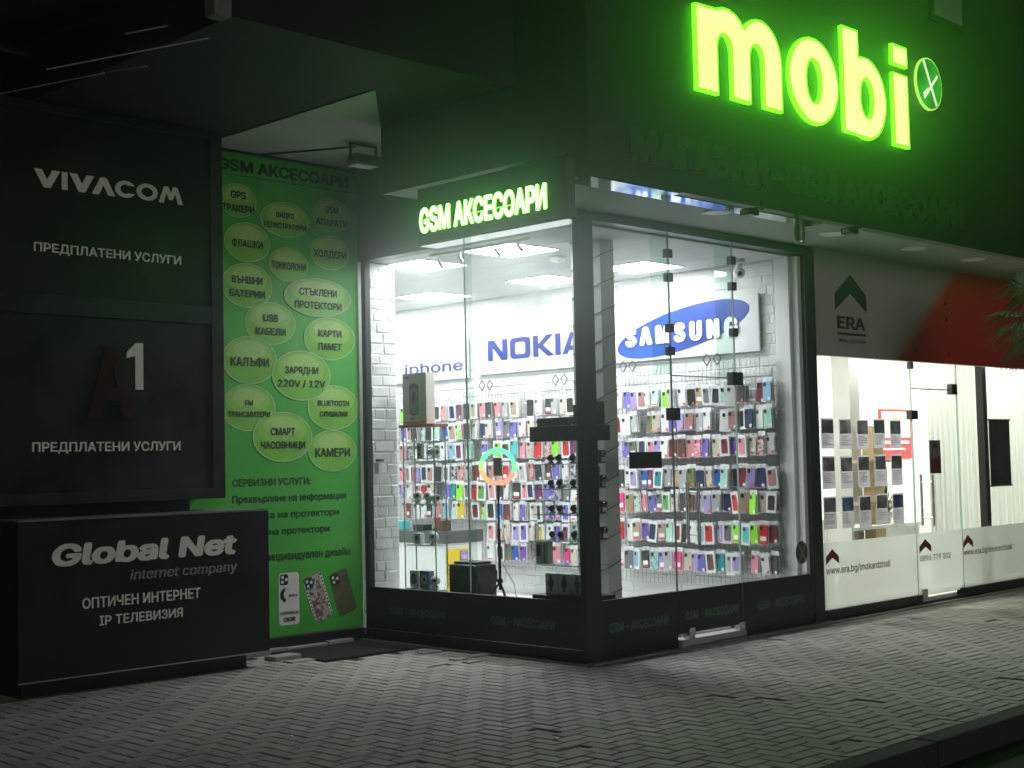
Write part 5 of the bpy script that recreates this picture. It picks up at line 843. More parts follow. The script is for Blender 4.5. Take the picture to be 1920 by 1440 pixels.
g = MB(); g.box(3.26, 10.4, .07, 2.4, .0, .06); struct(g.build('office_floor', M_FLOOR)); g = MB(); g.box(3.26, 10.4, .07, 2.4, 3.0, 3.1); struct(g.build('office_ceiling', M_CEIL))
g = MB(); g.box(5.70, 5.90, 1.2, 1.42, .061, 2.999); Q('office_column', g, mat('column_grey', (.52, .51, .50), .7, var=.1))
g = MB(); g.box(6.90, 6.995, .26, .34, .061, 2.999); Q('curtain_post', g, M_DARKMETAL)
for k, xx in enumerate((4.2, 6.0, 7.8, 9.4)):  # lamps hidden above the sign band, added to light the office
    t = thing('unseen_office_light', 'unseen square ceiling lamp added to light the office, number counted from the shop side: ' + ('first', 'second', 'third', 'fourth')[k], 'ceiling light', (xx, 1.2, 3.0), 'unseen office ceiling lamps')
    g = MB(); g.box(xx - .3, xx + .3, .9, 1.5, 2.985, 2.998); g.build('frame', M_WHITEPL, t); g = MB(); g.quad((xx - .27, .93, 2.984), (xx + .27, .93, 2.984), (xx + .27, 1.47, 2.984), (xx - .27, 1.47, 2.984)); g.build('diffuser', glow('unseen_office_lamp', (1., 1., .90), 95.), t)
# pleated curtain of thin cloth that lets lamp light through
def cloth(name, col):
    m = bpy.data.materials.new(name); m.use_nodes = True; n = m.node_tree.nodes; l = m.node_tree.links
    for x in list(n):
        if x.type != 'OUTPUT_MATERIAL': n.remove(x)
    out = [x for x in n if x.type == 'OUTPUT_MATERIAL'][0]
    a = n.new('ShaderNodeBsdfDiffuse'); b = n.new('ShaderNodeBsdfTranslucent'); a.inputs[0].default_value = b.inputs[0].default_value = (*col, 1)
    mx = n.new('ShaderNodeMixShader'); mx.inputs[0].default_value = .5; l.new(a.outputs[0], mx.inputs[1]); l.new(b.outputs[0], mx.inputs[2]); l.new(mx.outputs[0], out.inputs[0])
    return m
g = MB(); n_ = 260; top = []; 
for i in range(n_ + 1):
    xx = 5.95 + i * (10.2 - 5.95) / n_; yy = .42 + .011 * math.sin(i * .9) + .006 * math.sin(i * 2.3 + 1)
    top.append((xx, yy))
for (a, b) in zip(top[:-1], top[1:]): g.quad((a[0], a[1], .10), (b[0], b[1], .10), (b[0], b[1], 2.9), (a[0], a[1], 2.9))
o = g.build('pleated_curtain', cloth('curtain_cloth', (.72, .74, .70)), smooth=80); tag(o, 'pale pleated curtain hanging behind the office glass, right of the office door', 'curtain')
# listing sheets on the glass
rows = (('top', 1.55, 1.83), ('middle', 1.185, 1.485), ('bottom', .82, 1.115))
pic = ['dark tree photo', 'grey house photo', 'dark street photo', 'black figure photo', 'dim room photo', 'brown terrace photo', 'grey villa photo', 'olive yard photo', 'dark roof photo', 'black gable photo',
       'small dark window photo', 'blue sky and sea photo', 'black interior photo', 'grey courtyard photo', 'deep blue photo']
pc = [(.03, .035, .03), (.10, .10, .10), (.05, .045, .04), (.03, .03, .045), (.05, .05, .06), (.06, .045, .035), (.07, .07, .065), (.06, .06, .045), (.03, .04, .045), (.02, .03, .035),
      (.09, .085, .095), (.03, .08, .20), (.025, .018, .025), (.08, .075, .07), (.02, .03, .12)]
M_SHEET = picture('sheet_grey', [(.46, .43, .50), (.56, .53, .60)], 3, 2, thin=.5)
for r_, (rn, za, zb_) in enumerate(rows):
    for c_ in range(5):
        k = r_ * 5 + c_; xa = 3.255 + c_ * .303
        t = thing('property_sheet', 'property sheet with %s, %s row, %s column on office glass' % (pic[k], rn, ('first', 'second', 'third', 'fourth', 'fifth')[c_]), 'notice sheet', (xa, .024, za), 'property sheets on the office window')
        j = random.uniform(-.006, .006)
        g = MB(); g.quad((xa, .0235, za + j), (xa + .213, .0235, za + j), (xa + .213, .0235, zb_ + j), (xa, .0235, zb_ + j)); g.build('sheet', M_SHEET, t)
        g = MB(); g.quad((xa + .012, .0205, zb_ + j - .14), (xa + .201, .0205, zb_ + j - .14), (xa + .201, .0205, zb_ + j - .015), (xa + .012, .0205, zb_ + j - .015)); g.build('photo', picture('listing_photo_%d' % k, [tuple(v * .6 + .02 for v in pc[k]), tuple(v * 1.3 + .05 for v in pc[k]), tuple(min(1, v * 2 + .22) for v in pc[k])], 9, 3, .4, k, thin=.5), t)
        g = MB()
        for q in range(5): g.box(xa + .02, xa + .02 + random.uniform(.08, .17), .019, .0196, zb_ + j - .165 - q * .02, zb_ + j - .158 - q * .02)
        g.build('print', mat('sheet_print', (.25, .24, .27), .6), t)
t = thing('door_flyer', 'narrow grey and red flyer with a dark chevron stuck on the office door', 'flyer', (5.34, .025, 1.286))
g = MB(); g.box(5.232, 5.455, .0235, .027, 1.286, 1.622); g.build('sheet', mat('flyer_grey', (.24, .23, .22), .6), t)
g = MB(); g.prism([(5.232, 1.286), (5.455, 1.286), (5.455, 1.47), (5.30, 1.43), (5.232, 1.45)], fr_y(.0232), 0, .001); g.prism([(5.29, 1.53), (5.345, 1.56), (5.40, 1.53), (5.40, 1.565), (5.345, 1.60), (5.29, 1.565)], fr_y(.0232), 0, .001, 1); g.build('print', [mat('flyer_red', (.14, .012, .02), .6), M_INK], t)
t = thing('black_banner', 'dark hanging banner with a pale diagonal in front of the pleated curtain', 'banner', (7.3, .2, 1.12))
g = MB(); g.box(6.90, 7.39, .20, .206, 1.12, 1.84); g.build('sheet', picture('banner_print', [(.012, .014, .016), (.025, .03, .032), (.06, .065, .07)], 2.2, 2, .5, 4), t)
g = MB(); g.prism([(6.93, 1.30), (7.0, 1.30), (7.36, 1.13), (7.39, 1.13), (7.10, 1.56), (7.02, 1.62)], fr_y(.1995), 0, .001); g.prism([(6.95, 1.53), (7.0, 1.57), (7.05, 1.53), (7.05, 1.565), (7.0, 1.60), (6.95, 1.565)], fr_y(.1985), 0, .001, 1)
for q in range(6): g.box(6.95, 6.95 + random.uniform(.08, .2), .1975, .1985, 1.46 - q * .03, 1.467 - q * .03, 1)
g.build('print', [mat('banner_grey', (.07, .075, .08), .6), mat('banner_ink', (.02, .02, .022), .6)], t)
g = MB(); g.tube((6.88, .203, 1.845), (7.41, .203, 1.845), .009); g.tube((6.88, .203, 1.115), (7.41, .203, 1.115), .009); g.build('rail', M_DARKMETAL, t)
t = thing('framed_poster', 'red bordered poster with a green and grey picture on the office back wall', 'poster', (8.74, 2.39, 1.44))
g = MB(); g.box(8.34, 9.13, 2.38, 2.395, 1.43, 2.07); g.build('frame', mat('poster_red', (.50, .04, .06), .5), t)
g = MB(); g.box(8.38, 9.09, 2.372, 2.379, 1.70, 2.04); g.build('picture', picture('poster_pic', [(.3, .42, .2), (.55, .6, .5), (.4, .4, .38)], 3, 2), t)
g = MB(); g.box(8.40, 9.05, 2.37, 2.379, 1.62, 1.66); g.box(8.40, 8.95, 2.37, 2.379, 1.54, 1.565); g.build('print', M_PW, t)
t = thing('shelf_unit', 'light wooden shelf unit standing behind the property sheets', 'shelf', (5.9, 1.0, .06))
g = MB(); g.box(5.78, 5.98, .98, 1.12, .062, 1.80); g.build('board', mat('oak_board', (.42, .30, .16), .55, var=.15, vscale=6), t)
for zz in (.55, .95, 1.40): g = MB(); g.box(5.50, 6.25, .98, 1.15, zz, zz + .03); g.build('shelf', MATS['oak_board'], t)
t = thing('low_bookcase', 'dark brown bookcase with pale wooden trim beside the black post', 'bookcase', (4.6, 1.6, .06))
g = MB(); g.box(3.9, 4.72, 1.75, 2.05, .062, 1.72); g.build('body', mat('walnut_board', (.10, .065, .045), .5, var=.2), t)
for zz in (.55, .95, 1.35, 1.72): g = MB(); g.box(3.88, 4.74, 1.72, 2.07, zz + .001, zz + .03); g.build('shelf', MATS['oak_board'], t)
for q in range(9):
    g = MB(); g.box(3.95 + q * .08, 4.0 + q * .08, 1.735, 1.749, .99, 1.15 + .03 * (q % 3)); g.build('book', mat('book_%d' % (q % 3), ((.5, .4, .25), (.6, .58, .5), (.3, .12, .1))[q % 3], .6), t)
t = thing('desk', 'white office desk behind the frosted film, near the first window pane', 'desk', (5.2, 1.0, .06))
g = MB(); g.box(4.72, 6.55, .86, 1.40, .70, .735); g.build('desk_top', M_WHITE, t)
for xx in (4.74, 6.50): g = MB(); g.box(xx, xx + .03, .88, 1.38, .062, .699); g.build('leg', M_WHITE, t)
t = thing('office_chair', 'white shell chair with curved back behind the white desk', 'chair', (4.75, .75, .06))
g = MB(); g.bbox(4.52, 4.94, .50, .90, .46, .50, .015); g.build('seat', M_WHITEPL, t)
g = MB()
for i in range(12):
    a0 = -.2 + i * .03; 
    g.bbox(4.50 + .03 * math.sin(i / 11 * math.pi), 4.53 + .03 * math.sin(i / 11 * math.pi), .50 + i * .033, .533 + i * .033, .50, .93 - .10 * abs(i - 5.5) / 5.5, .004)
g.build('backrest', M_WHITEPL, t)
for a, b in ((4.54, .52), (4.92, .52), (4.54, .88), (4.92, .88)): g = MB(); g.tube((a, b, .06), (a, b, .46), .014); g.build('leg', M_STEEL, t)
t = thing('wall_picture', 'small bright white framed picture on the office wall above the bookcase', 'picture', (7.05, 2.39, 1.87))
g = MB(); g.bbox(6.92, 7.22, 2.375, 2.397, 1.84, 2.17, .006); g.build('frame', M_WHITEPL, t); g = MB(); g.box(6.95, 7.19, 2.370, 2.374, 1.87, 2.14); g.build('sheet', M_PW, t)
t = thing('pot_plant', 'spiky green pot plant standing on the white office desk', 'plant', (6.12, 1.0, .735))
g = MB(); g.lathe([(0, .736), (.05, .736), (.075, .86), (.07, .86), (.06, .84), (0, .84)], (6.12, 1.05, 0), 18); g.build('pot', M_WHITEPL, t, smooth=40)
g = MB()
for k in range(46):
    a = random.uniform(0, 6.28); L_ = random.uniform(.20, .36); up = random.uniform(.02, .26) if k > 8 else random.uniform(.3, .42); base = Vector((6.12, 1.05, .84)); d = Vector((math.cos(a), math.sin(a), 0)); w = Vector((-d.y, d.x, 0)) * .010
    pts = [base + d * L_ * q * (.3 + .7 * (up < .28)) + Vector((0, 0, up * 2.2 * q - L_ * .85 * q * q)) for q in (0, .3, .6, .85, 1)]
    for q in range(4):
        w0 = w * (1 - q / 4.5); w1_ = w * (1 - (q + 1) / 4.5)
        g.quad(pts[q] - w0, pts[q] + w0, pts[q + 1] + w1_, pts[q + 1] - w1_)
g.build('leaf', mat('plant_green', (.08, .16, .05), .5, var=.3), t)

# ------------------------------------------------------------------ palm at the kerb
pt = thing('palm_tree', 'spiky palm crown reaching in front of the red sign band from the pavement', 'palm', (4.38, -1.70, 0))
g = MB(); pr = [(.10, 0.), (.085, .5), (.075, 1.2), (.07, 2.0), (.085, 2.45), (.05, 2.7)]
g.lathe([(r + .008 * ((i % 2)), z) for i, (r, z) in enumerate(pr)], (4.38, -1.70, 0), 14); 
for k in range(40):
    z = .1 + k * .064; g.lathe([(.09, z), (.10, z + .025), (.08, z + .05)], (4.38, -1.70, 0), 10)
g.build('trunk', mat('palm_bark', (.09, .07, .05), .9, var=.3, bump=.5), pt)
M_PALM = mat('palm_leaf', (.12, .155, .06), .5, var=.35)
for f in range(17):
    g = MB(); az = f * 2.4 + .3; el = R((78, 50, 20, -8, -30, 35, 5, -20, 62, 28, -2, -40, 15, 40, -12, 10, -25)[f])
    d = Vector((math.cos(az) * math.cos(el), math.sin(az) * math.cos(el), math.sin(el))); base = Vector((4.38, -1.70, 2.68)); hub = base + d * .30 + Vector((0, 0, -.02))
    g.tube(base, hub, .010, .007, 6)
    sd = d.cross(Vector((0, 0, 1))).normalized(); up = sd.cross(d)
    for k in range(26):
        a = R(-105 + 210 * k / 25); L_ = random.uniform(.34, .50); v = (d * math.cos(a) + sd * math.sin(a)).normalized()
        tip = hub + v * L_ + Vector((0, 0, -.10 * random.uniform(.5, 1.6))); mid = hub + v * L_ * .55 + up * .02
        w = v.cross(up).normalized() * .011
        g.add([hub - w * .4, hub + w * .4, mid + w, mid - w, tip], [(0, 1, 2, 3), (3, 2, 4)])
    g.build('frond', M_PALM, pt)
# ------------------------------------------------------------------ lamps inside the shop
E_PANEL = glow('led_panel', (.97, 1.0, 1.0), SHOP_LAMP)
def panel(x, y, label):
    t = thing('ceiling_light', label, 'ceiling light', (x, y, 3.296), 'square ceiling panels in the shop')
    g = MB(); g.box(x - .30, x + .30, y - .30, y + .30, 3.286, 3.2935); g.build('frame', M_WHITEPL, t)
    g = MB(); g.quad((x - .285, y - .285, 3.2855), (x + .285, y - .285, 3.2855), (x + .285, y + .285, 3.2855), (x - .285, y + .285, 3.2855)); g.build('diffuser', E_PANEL, t)
panel(.66, 1.36, 'bright square ceiling panel nearest the side window, behind the track spots')
panel(.67, 2.50, 'bright square ceiling panel beside the brick pier')
panel(2.33, 4.20, 'bright square ceiling panel farthest back above the small white sign')
panel(2.36, 2.55, 'bright square ceiling panel above the white board with blue letters')
panel(2.40, 1.38, 'bright square ceiling panel above the board with the blue oval')
panel(.67, 4.20, 'unseen square ceiling panel added for light, deep behind the brick pier')  # out of view, added because the room needs more light
panel(2.33, 5.60, 'unseen square ceiling panel added for light at the far end of the shop')  # another unseen panel, added only for its light
t = thing('track_light', 'ceiling track with four small spot heads just inside the side window', 'track light', (.33, 1.3, 3.29))
g = MB(); g.box(.308, .323, .80, 2.0, 3.277, 3.2935); g.build('track', M_WHITEPL, t)
for yy, dz in ((.92, .04), (1.18, .06), (1.62, .09), (1.88, .10)):
    g = MB(); g.tube((.315, yy, 3.277), (.315, yy, 3.245), .006); g.tube((.305, yy + .015, 3.25), (.325, yy - .03, 3.225 - dz * .6), .014, .018, 12); g.build('spot_head', mat('spot_silver', (.5, .5, .5), .35, metal=.6), t)
t = thing('smoke_detector', 'round white smoke detector on the ceiling near the column', 'smoke detector', (1.27, 1.386, 3.29))
g = MB(); g.lathe([(0, 3.25), (.05, 3.25), (.075, 3.27), (.075, 3.295)], (1.27, 1.386, 0), 20); g.build('body', M_WHITEPL, t, smooth=40)
g = MB(); g.tube((1.27, 1.386, 3.25), (1.27, 1.386, 3.243), .02); g.build('sensor', M_STEEL, t)
t = thing('ceiling_camera', 'white security camera under the ceiling above the blue oval', 'camera', (2.74, .50, 3.29))
g = MB(); g.lathe([(0, 3.294), (.055, 3.294), (.055, 3.26), (.03, 3.25), (.03, 3.20)], (2.74, .5, 0), 16); g.build('bracket', M_WHITEPL, t, smooth=40)
g = MB(); g.ball((2.74, .5, 3.17), .055); g.build('body', M_WHITEPL, t, smooth=60); g = MB(); g.tube((2.70, .465, 3.16), (2.69, .455, 3.155), .02); g.build('lens', M_BLACKPL, t)

# ------------------------------------------------------------------ wall signs
FW = fr_x(2.965)
M_BOARD = mat('sign_board_white', (.62, .63, .64), .35, var=.02); M_BLUE = mat('sign_blue', (.006, .022, .22), .4, var=.08)
t = thing('blue_letter_sign', 'white board with big blue capital letters on the brick wall', 'sign', (2.96, 3.2, 2.46))
g = MB(); g.bbox(2.953, 2.972, 2.36, 4.20, 2.458, 2.992, .004); g.build('board', M_BOARD, t)
F = fr_x(2.952); g = MB()
def nok(u, w, z0, z1, add, sub):
    X = lambda p: (u + p[0] * w, z0 + p[1] * (z1 - z0)); shape(g, [[X(p) for p in l] for l in add], [[X(p) for p in l] for l in sub], F, 24, 0, .004, 0, 0)
za, zb_ = 2.602, 2.826; u0 = -4.013; W = 1.381
nok(u0, .30, za, zb_, [rect(0, .25, 0, 1), rect(.75, 1, 0, 1), [(0, 1), (.3, 1), (1, 0), (.7, 0)]], [])
nok(u0 + .345, .30, za, zb_, [rrect(0, 1, 0, 1, .18)], [rrect(.24, .76, .22, .78, .08)])
nok(u0 + .69, .28, za, zb_, [rect(0, .26, 0, 1), [(.22, .52), (.70, 1), (1.03, 1), (.50, .52), (1.08, 0), (.74, 0), (.22, .48)]], [])
nok(u0 + 1.01, .075, za, zb_, [rect(0, 1, 0, 1)], [])
nok(u0 + 1.11, .30, za, zb_, [[(0, 0), (.24, 0), (.30, .17), (.72, .17), (.78, 0), (1.03, 0), (.64, 1), (.38, 1)]], [[(.36, .36), (.66, .36), (.51, .78)]])
g.build('lettering', M_BLUE, t)
t = thing('oval_logo_sign', 'white board with a tilted blue oval and white capital letters', 'sign', (2.96, 1.3, 2.46))
g = MB(); g.bbox(2.953, 2.972, .45, 2.345, 2.462, 3.0, .004); g.build('board', M_BOARD, t)
pts = [(-1.352 + .80 * math.cos(a), 2.732 + .1375 * math.cos(a) + .2015 * math.sin(a)) for a in [2 * math.pi * i / 72 for i in range(72)]]
g = MB(); g.prism(pts, F, 0, .003); mo = picture('oval_blue', [(.005, .018, .20), (.007, .04, .30), (.010, .10, .42)], .9, 1, .35, 2.4); g.build('oval', mo, t)
g = MB(); letters(g, 'SΛMSUNG', fr_x(2.949), -2.039, -.675, 2.618, 2.850, bold=.085, vbold=.03, d0=0, d1=.012, m=0, mside=0, track=.26, slope=.008, ns=40); g.build('lettering', M_PW, t)
t = thing('small_word_sign', 'white board with one lower case word in thin violet letters', 'sign', (2.96, 5., 2.44))
g = MB(); g.bbox(2.953, 2.972, 4.33, 5.75, 2.44, 2.91, .004); g.build('board', M_BOARD, t)
g = MB(); letters(g, 'iphone', F, -5.405, -4.416, 2.535, 2.700, bold=.012, d1=.003, ns=30); g.build('lettering', mat('sign_violet', (.04, .035, .22), .4), t)

# ------------------------------------------------------------------ wire racks and the phone cases hung on them
M_WIRE = mat('grey_wire', (.45, .45, .46), .4, metal=.5)
RX = 2.925
def rack(y0, y1, z0, z1, name, label):
    t = thing('wire_rack', label, 'rack', (RX, (y0 + y1) / 2, z0), 'wire display racks on the brick wall')
    g = MB(); y = y0
    while y <= y1 + 1e-4: g.box(RX - .0025, RX + .0025, y - .002, y + .002, z0, z1); y += .05
    g.build('upright_wires', M_WIRE, t)
    g = MB(); z = z0
    while z <= z1 + 1e-4: g.box(RX - .0065, RX - .003, y0, y1, z - .002, z + .002); z += .05
    g.build('cross_wires', M_WIRE, t)
    return t
rk1 = rack(.24, 2.14, .30, 2.38, 'a', 'grey wire rack under the blue oval covered with hanging phone cases')
rk2 = rack(2.24, 5.60, .36, 2.30, 'b', 'grey wire rack under the blue lettered board covered with hanging phone cases')
for t, ys in ((rk1, (.95, 1.98)), (rk2, (4.0, 2.9))):
    for yy in ys:
        for s in (-.06, .06):
            g = MB(); zt = (2.38 if t is rk1 else 2.30)
            for a, b in (((yy + s, zt - .02), (yy + s + .045, zt + .04)), ((yy + s + .045, zt + .04), (yy + s, zt + .09)), ((yy + s, zt + .09), (yy + s - .045, zt + .04)), ((yy + s - .045, zt + .04), (yy + s, zt - .02))):
                g.tube((RX - .03, a[0], a[1]), (RX - .03, b[0], b[1]), .006, n=5)
            g.build('bracket', M_DARKMETAL, t)
COL = {'red': (.55, .02, .025), 'dark red': (.20, .02, .03), 'black': (.012, .012, .014), 'charcoal': (.04, .042, .045), 'grey': (.18, .18, .19), 'silver': (.42, .43, .44), 'white': (.72, .72, .72), 'cream': (.60, .54, .45),
       'beige': (.42, .31, .22), 'pink': (.68, .25, .30), 'hot pink': (.75, .04, .22), 'rose': (.48, .24, .24), 'lilac': (.36, .30, .58), 'purple': (.16, .08, .38), 'violet': (.17, .14, .48), 'navy': (.02, .03, .10), 'blue': (.03, .12, .42),
       'sky blue': (.22, .45, .62), 'teal': (.01, .24, .26), 'turquoise': (.08, .50, .50), 'mint': (.38, .62, .52), 'lime': (.26, .72, .03), 'green': (.10, .35, .07), 'olive': (.14, .16, .07), 'yellow': (.70, .52, .03), 'orange': (.72, .22, .06), 'brown': (.12, .055, .035), 'plum': (.16, .03, .10)}
WT = {'black': 7, 'charcoal': 5, 'red': 5, 'white': 9, 'cream': 8, 'beige': 6, 'pink': 7, 'rose': 5, 'silver': 8, 'grey': 5, 'lilac': 4, 'purple': 3, 'violet': 4, 'dark red': 4, 'teal': 2, 'turquoise': 2, 'mint': 2, 'lime': 2, 'navy': 4, 'sky blue': 2, 'yellow': 1, 'hot pink': 2, 'plum': 2, 'green': 1, 'blue': 2, 'orange': 1, 'brown': 3, 'olive': 1}
M_CARD = mat('header_card', (.74, .75, .76), .45, var=.06); M_BAG = mat('clear_packet', (.62, .64, .66), .18, var=.08, spec=.8); M_STK = mat('price_sticker', (.75, .10, .08), .5); M_STW = mat('white_sticker', (.8, .8, .8), .5); M_CAMB = mat('camera_cutout', (.02, .02, .022), .3)
def case_mat(c): return mat('case_' + c.replace(' ', '_'), COL[c], .4, var=.06, rvar=.08)
def print_mat(c): b = COL[c]; return picture('print_' + c.replace(' ', '_'), [tuple(v * .3 for v in b), b, (.65, .6, .58), tuple(v * .6 for v in b)], 45, 2, .35, len(c))
CACHE = {}
def case_mesh(style, c):
    k = (style, c)
    if k in CACHE: return CACHE[k]
    g = MB(); F = lambda a, b, d: (-d, -a, b)
    body = case_mat(c) if style != 'patterned' else print_mat(c)
    w, h = (.072, .152) if style != 'boxed' else (.060, .128)
    z0 = -.082
    if style == 'boxed':
        g.prism(rect(-.046, .046, -.095, .085), F, 0, .018, 1); g.prism(rrect(-.030, .030, -.070, .060, .010, 3), F, .018, .021, 0); zc = .06; xc = -.030; fr_ = .021
    else:
        g.prism(rect(-.043, .043, -.090, .088), F, 0, .003, 2 if style == 'bagged' else 1); g.prism(rrect(-w / 2, w / 2, z0, z0 + h, .011, 3), F, .003, .016, 0); zc = z0 + h; xc = -w / 2; fr_ = .016
        g.prism(rect(-.043, .043, .072, .106), F, .001, .006, 1)
    g.prism(rrect(xc + .006, xc + .030, zc - .036, zc - .006, .006, 2), F, fr_, fr_ + .002, 3)
    if style in ('plain', 'bagged'): g.prism(rect(.008, .030, z0 + .006, z0 + .030), F, .016, .0165, 4 if len(c) % 2 else 5)
    if style == 'labelled': g.prism(rect(-.026, .026, z0 + .03, z0 + .065), F, .016, .0165, 5); g.prism(rect(-.026, .026, z0 + .012, z0 + .024), F, .016, .0165, 4)
    o = g.build('phone_case', [body, M_CARD, M_BAG, M_CAMB, M_STK, M_STW]); me = o.data; bpy.data.objects.remove(o)
    CACHE[k] = me; return me
STY = {'plain': 8, 'boxed': 6, 'patterned': 3, 'bagged': 5, 'labelled': 2}
SWORD = {'plain': 'plain %s phone case', 'boxed': 'white-boxed %s phone case', 'patterned': 'patterned %s phone case', 'bagged': 'bagged %s phone case', 'labelled': 'labelled %s phone case'}
ORD = ['top', 'second', 'third', 'fourth', 'fifth', 'sixth', 'seventh', 'eighth']
USED = set(); stuff = MB(); SMAT = [case_mat(c) for c in COL] + [M_CARD, M_BAG]; cn = list(COL); prongs = MB()
rc = random.Random(21)
def pick(d, last=None):
    while True:
        c = rc.choices(list(d), list(d.values()))[0]
        if c != last: return c
def last_short(i, seq):
    while True:
        c = pick(WT)
        if ' ' not in c and c not in (seq[i - 1] if i else None, seq[i + 1] if i + 1 < len(seq) else None): return c
def hang(rowz, ya, yb, pitch, where, grp, skip):
    for r, z in enumerate(rowz):
        n = int((yb - ya) / pitch) + 1; seq = []
        last = None
        for i in range(n): last = pick(WT, last); seq.append(last)
        stl = [pick(STY) for _ in range(n)]
        for i in range(n):
            y = yb - i * pitch + rc.uniform(-.012, .012)      # i counts from the far end, as one reads the row
            if skip(y, r) or rc.random() < .035: continue
            zz = z + rc.uniform(-.008, .008)
            for tries in range(60):
                L_ = seq[i - 1] if i else None; R_ = seq[i + 1] if i < n - 1 else None
                nb = ('between %s and %s' % (L_, R_)) if L_ and R_ else ('row end by %s' % (R_ or L_))
                lab = '%s, %s row %s, %s' % (SWORD[stl[i]] % seq[i], ORD[r], where, nb)
                if lab not in USED and len(lab.replace('-', ' ').split()) <= 16: break
                if len(lab.replace('-', ' ').split()) > 16: seq[i] = last_short(i, seq)
                stl[i] = pick(STY)
                if tries > 8 and i < n - 1: seq[i + 1] = pick(WT, seq[i])
            USED.add(lab)
            depth = rc.choice((.05, .06, .075, .09)); xf = RX - .012 - depth
            o = bpy.data.objects.new('phone_case', case_mesh(stl[i], seq[i])); C.objects.link(o)
            o.location = (xf, y, zz); sz_ = rc.uniform(1.0, 1.16); o.scale = (1.1, sz_ * rc.uniform(.98, 1.1), sz_); o.rotation_euler = (rc.gauss(0, .05), rc.gauss(0, .04), rc.gauss(.06, .18))
            tag(o, lab, 'phone case', grp)
            prongs.box(xf - .02, RX, y - .0025, y + .0025, zz + .098, zz + .103)
            k = int((depth - .02) / .014)
            for q in range(k):
                x = xf + .012 + q * .014; c = cn.index(pick(WT)) if rc.random() < .7 else len(cn) + rc.choice((0, 1)); dy = rc.uniform(-.012, .006); dz = rc.uniform(-.008, .008)
                stuff.box(x, x + .010, y + dy - .037, y + dy + .037, zz + dz - .082, zz + dz + .072, c); stuff.box(x + .002, x + .004, y + dy - .043, y + dy + .043, zz + dz - .09, zz + dz + .10, len(cn))
hang((2.08, 1.845, 1.60, 1.315, 1.08, .80, .53), .27, 2.07, .099, 'under the oval', 'phone cases hanging under the blue oval', lambda y, r: False)
hang((2.07, 1.85, 1.63, 1.39, 1.19, .98, .76, .54), 2.42, 5.34, .121, 'under blue letters', 'phone cases hanging under the blue lettered board', lambda y, r: (r > 5 and y > 4.0) or (y < 2.55))
o = stuff.build('spare_phone_cases', SMAT); o['kind'] = 'stuff'; tag(o, 'spare phone cases stacked on the hooks behind the front ones', 'phone cases')
prongs.build('hook_prongs', M_WIRE, rk1)
o = bpy.data.objects['hook_prongs']

# ------------------------------------------------------------------ display cabinet in the shop corner
cc = thing('corner_display', 'glass display of watches with black top band and base, in the window corner', 'display cabinet', (.2, .3, .09))
g = MB(); g.box(.055, .385, .062, .60, 1.648, 1.765); g.build('top_box', M_BLACK, cc, bevel=.003)
g = MB(); g.box(.055, .40, .062, .61, .092, .478); g.build('base', M_BLACK, cc, bevel=.003)
SH = (1.475, 1.286, 1.09, .893, .708)
for z in SH: g = MB(); g.box(.07, .37, .07, .585, z - .006, z); g.build('shelf', glass('shelf_glass', (.93, .97, .96), .7), cc)
g = MB()
for z in SH: g.box(.066, .0695, .07, .588, z - .006, z)
g.build('shelf_edge', M_GEDGE, cc)
g = MB(); g.box(.062, .064, .06, .595, .48, 1.646); g.build('glass_side', glass('cabinet_glass', (.96, .985, .98), .7), cc)
def watch_proto():
    t = thing('smartwatch', '', 'watch', (0, 0, 0)); 
    g = MB(); pr = []
    for i in range(24):
        a0 = R(-160 + 320 * i / 23); pr.append((.030 * math.sin(a0), .032 * -math.cos(a0)))
    for (p, q) in zip(pr[:-1], pr[1:]):
        A = [(-.0 + p[1], -.010, .034 + p[0]), (p[1], .010, .034 + p[0]), (q[1], .010, .034 + q[0]), (q[1], -.010, .034 + q[0])]
        B = [(v[0] * .88, v[1], .034 + (v[2] - .034) * .88) for v in A]
        g.add(A + B, [(0, 1, 2, 3), (7, 6, 5, 4), (0, 3, 7, 4), (1, 5, 6, 2)])
    g.build('strap', M_BLACKPL, t)
    g = MB(); g.ball((0, 0, .034), (.027, .018, .031), 10); g.build('cushion', M_WHITEPL, t)
    g = MB(); g.tube((-.030, 0, .036), (-.043, 0, .038), .021, n=18); g.build('watch_case', M_STEEL, t)
    g = MB(); g.tube((-.043, 0, .038), (-.045, 0, .0383), .011, n=18); g.build('watch_face', mat('watch_glass', (.10, .10, .11), .3), t)
    g = MB(); g.tube((0, 0, 0), (0, 0, .012), .022, n=14); g.tube((0, 0, .012), (0, 0, .06), .010, n=8); g.build('stand', M_WHITEPL, t)
    return t
wp = watch_proto(); first = True
WC = [('white', M_WHITEPL), ('black', M_BLACKPL), ('navy', case_mat('navy')), ('rose', case_mat('rose')), ('red', case_mat('red')), ('brown', case_mat('brown')), ('grey', case_mat('grey')), ('orange', case_mat('orange'))]
wi = 0
for si, z in enumerate(SH[:4]):
    for k in range(4):
        cnm, cm = WC[(wi * 3 + si) % 8]; w_ = wp if first else copy_tree(wp); first = False; wi += 1
        w_.location = (.15 + .03 * (k % 2), .15 + k * .115, z + .001); w_.rotation_euler = (0, 0, R(35)); w_['group'] = 'watches in the corner display'
        w_.scale = (1.15, 1.15, 1.15)
        w_['label'] = 'wristwatch with %s strap, %s shelf of the corner display, %s from the post' % (cnm, ORD[si], ('first', 'second', 'third', 'fourth')[k])
        for ch in w_.children:
            if ch.name.startswith('strap'):
                ch.data = ch.data.copy(); ch.data.materials[0] = cm
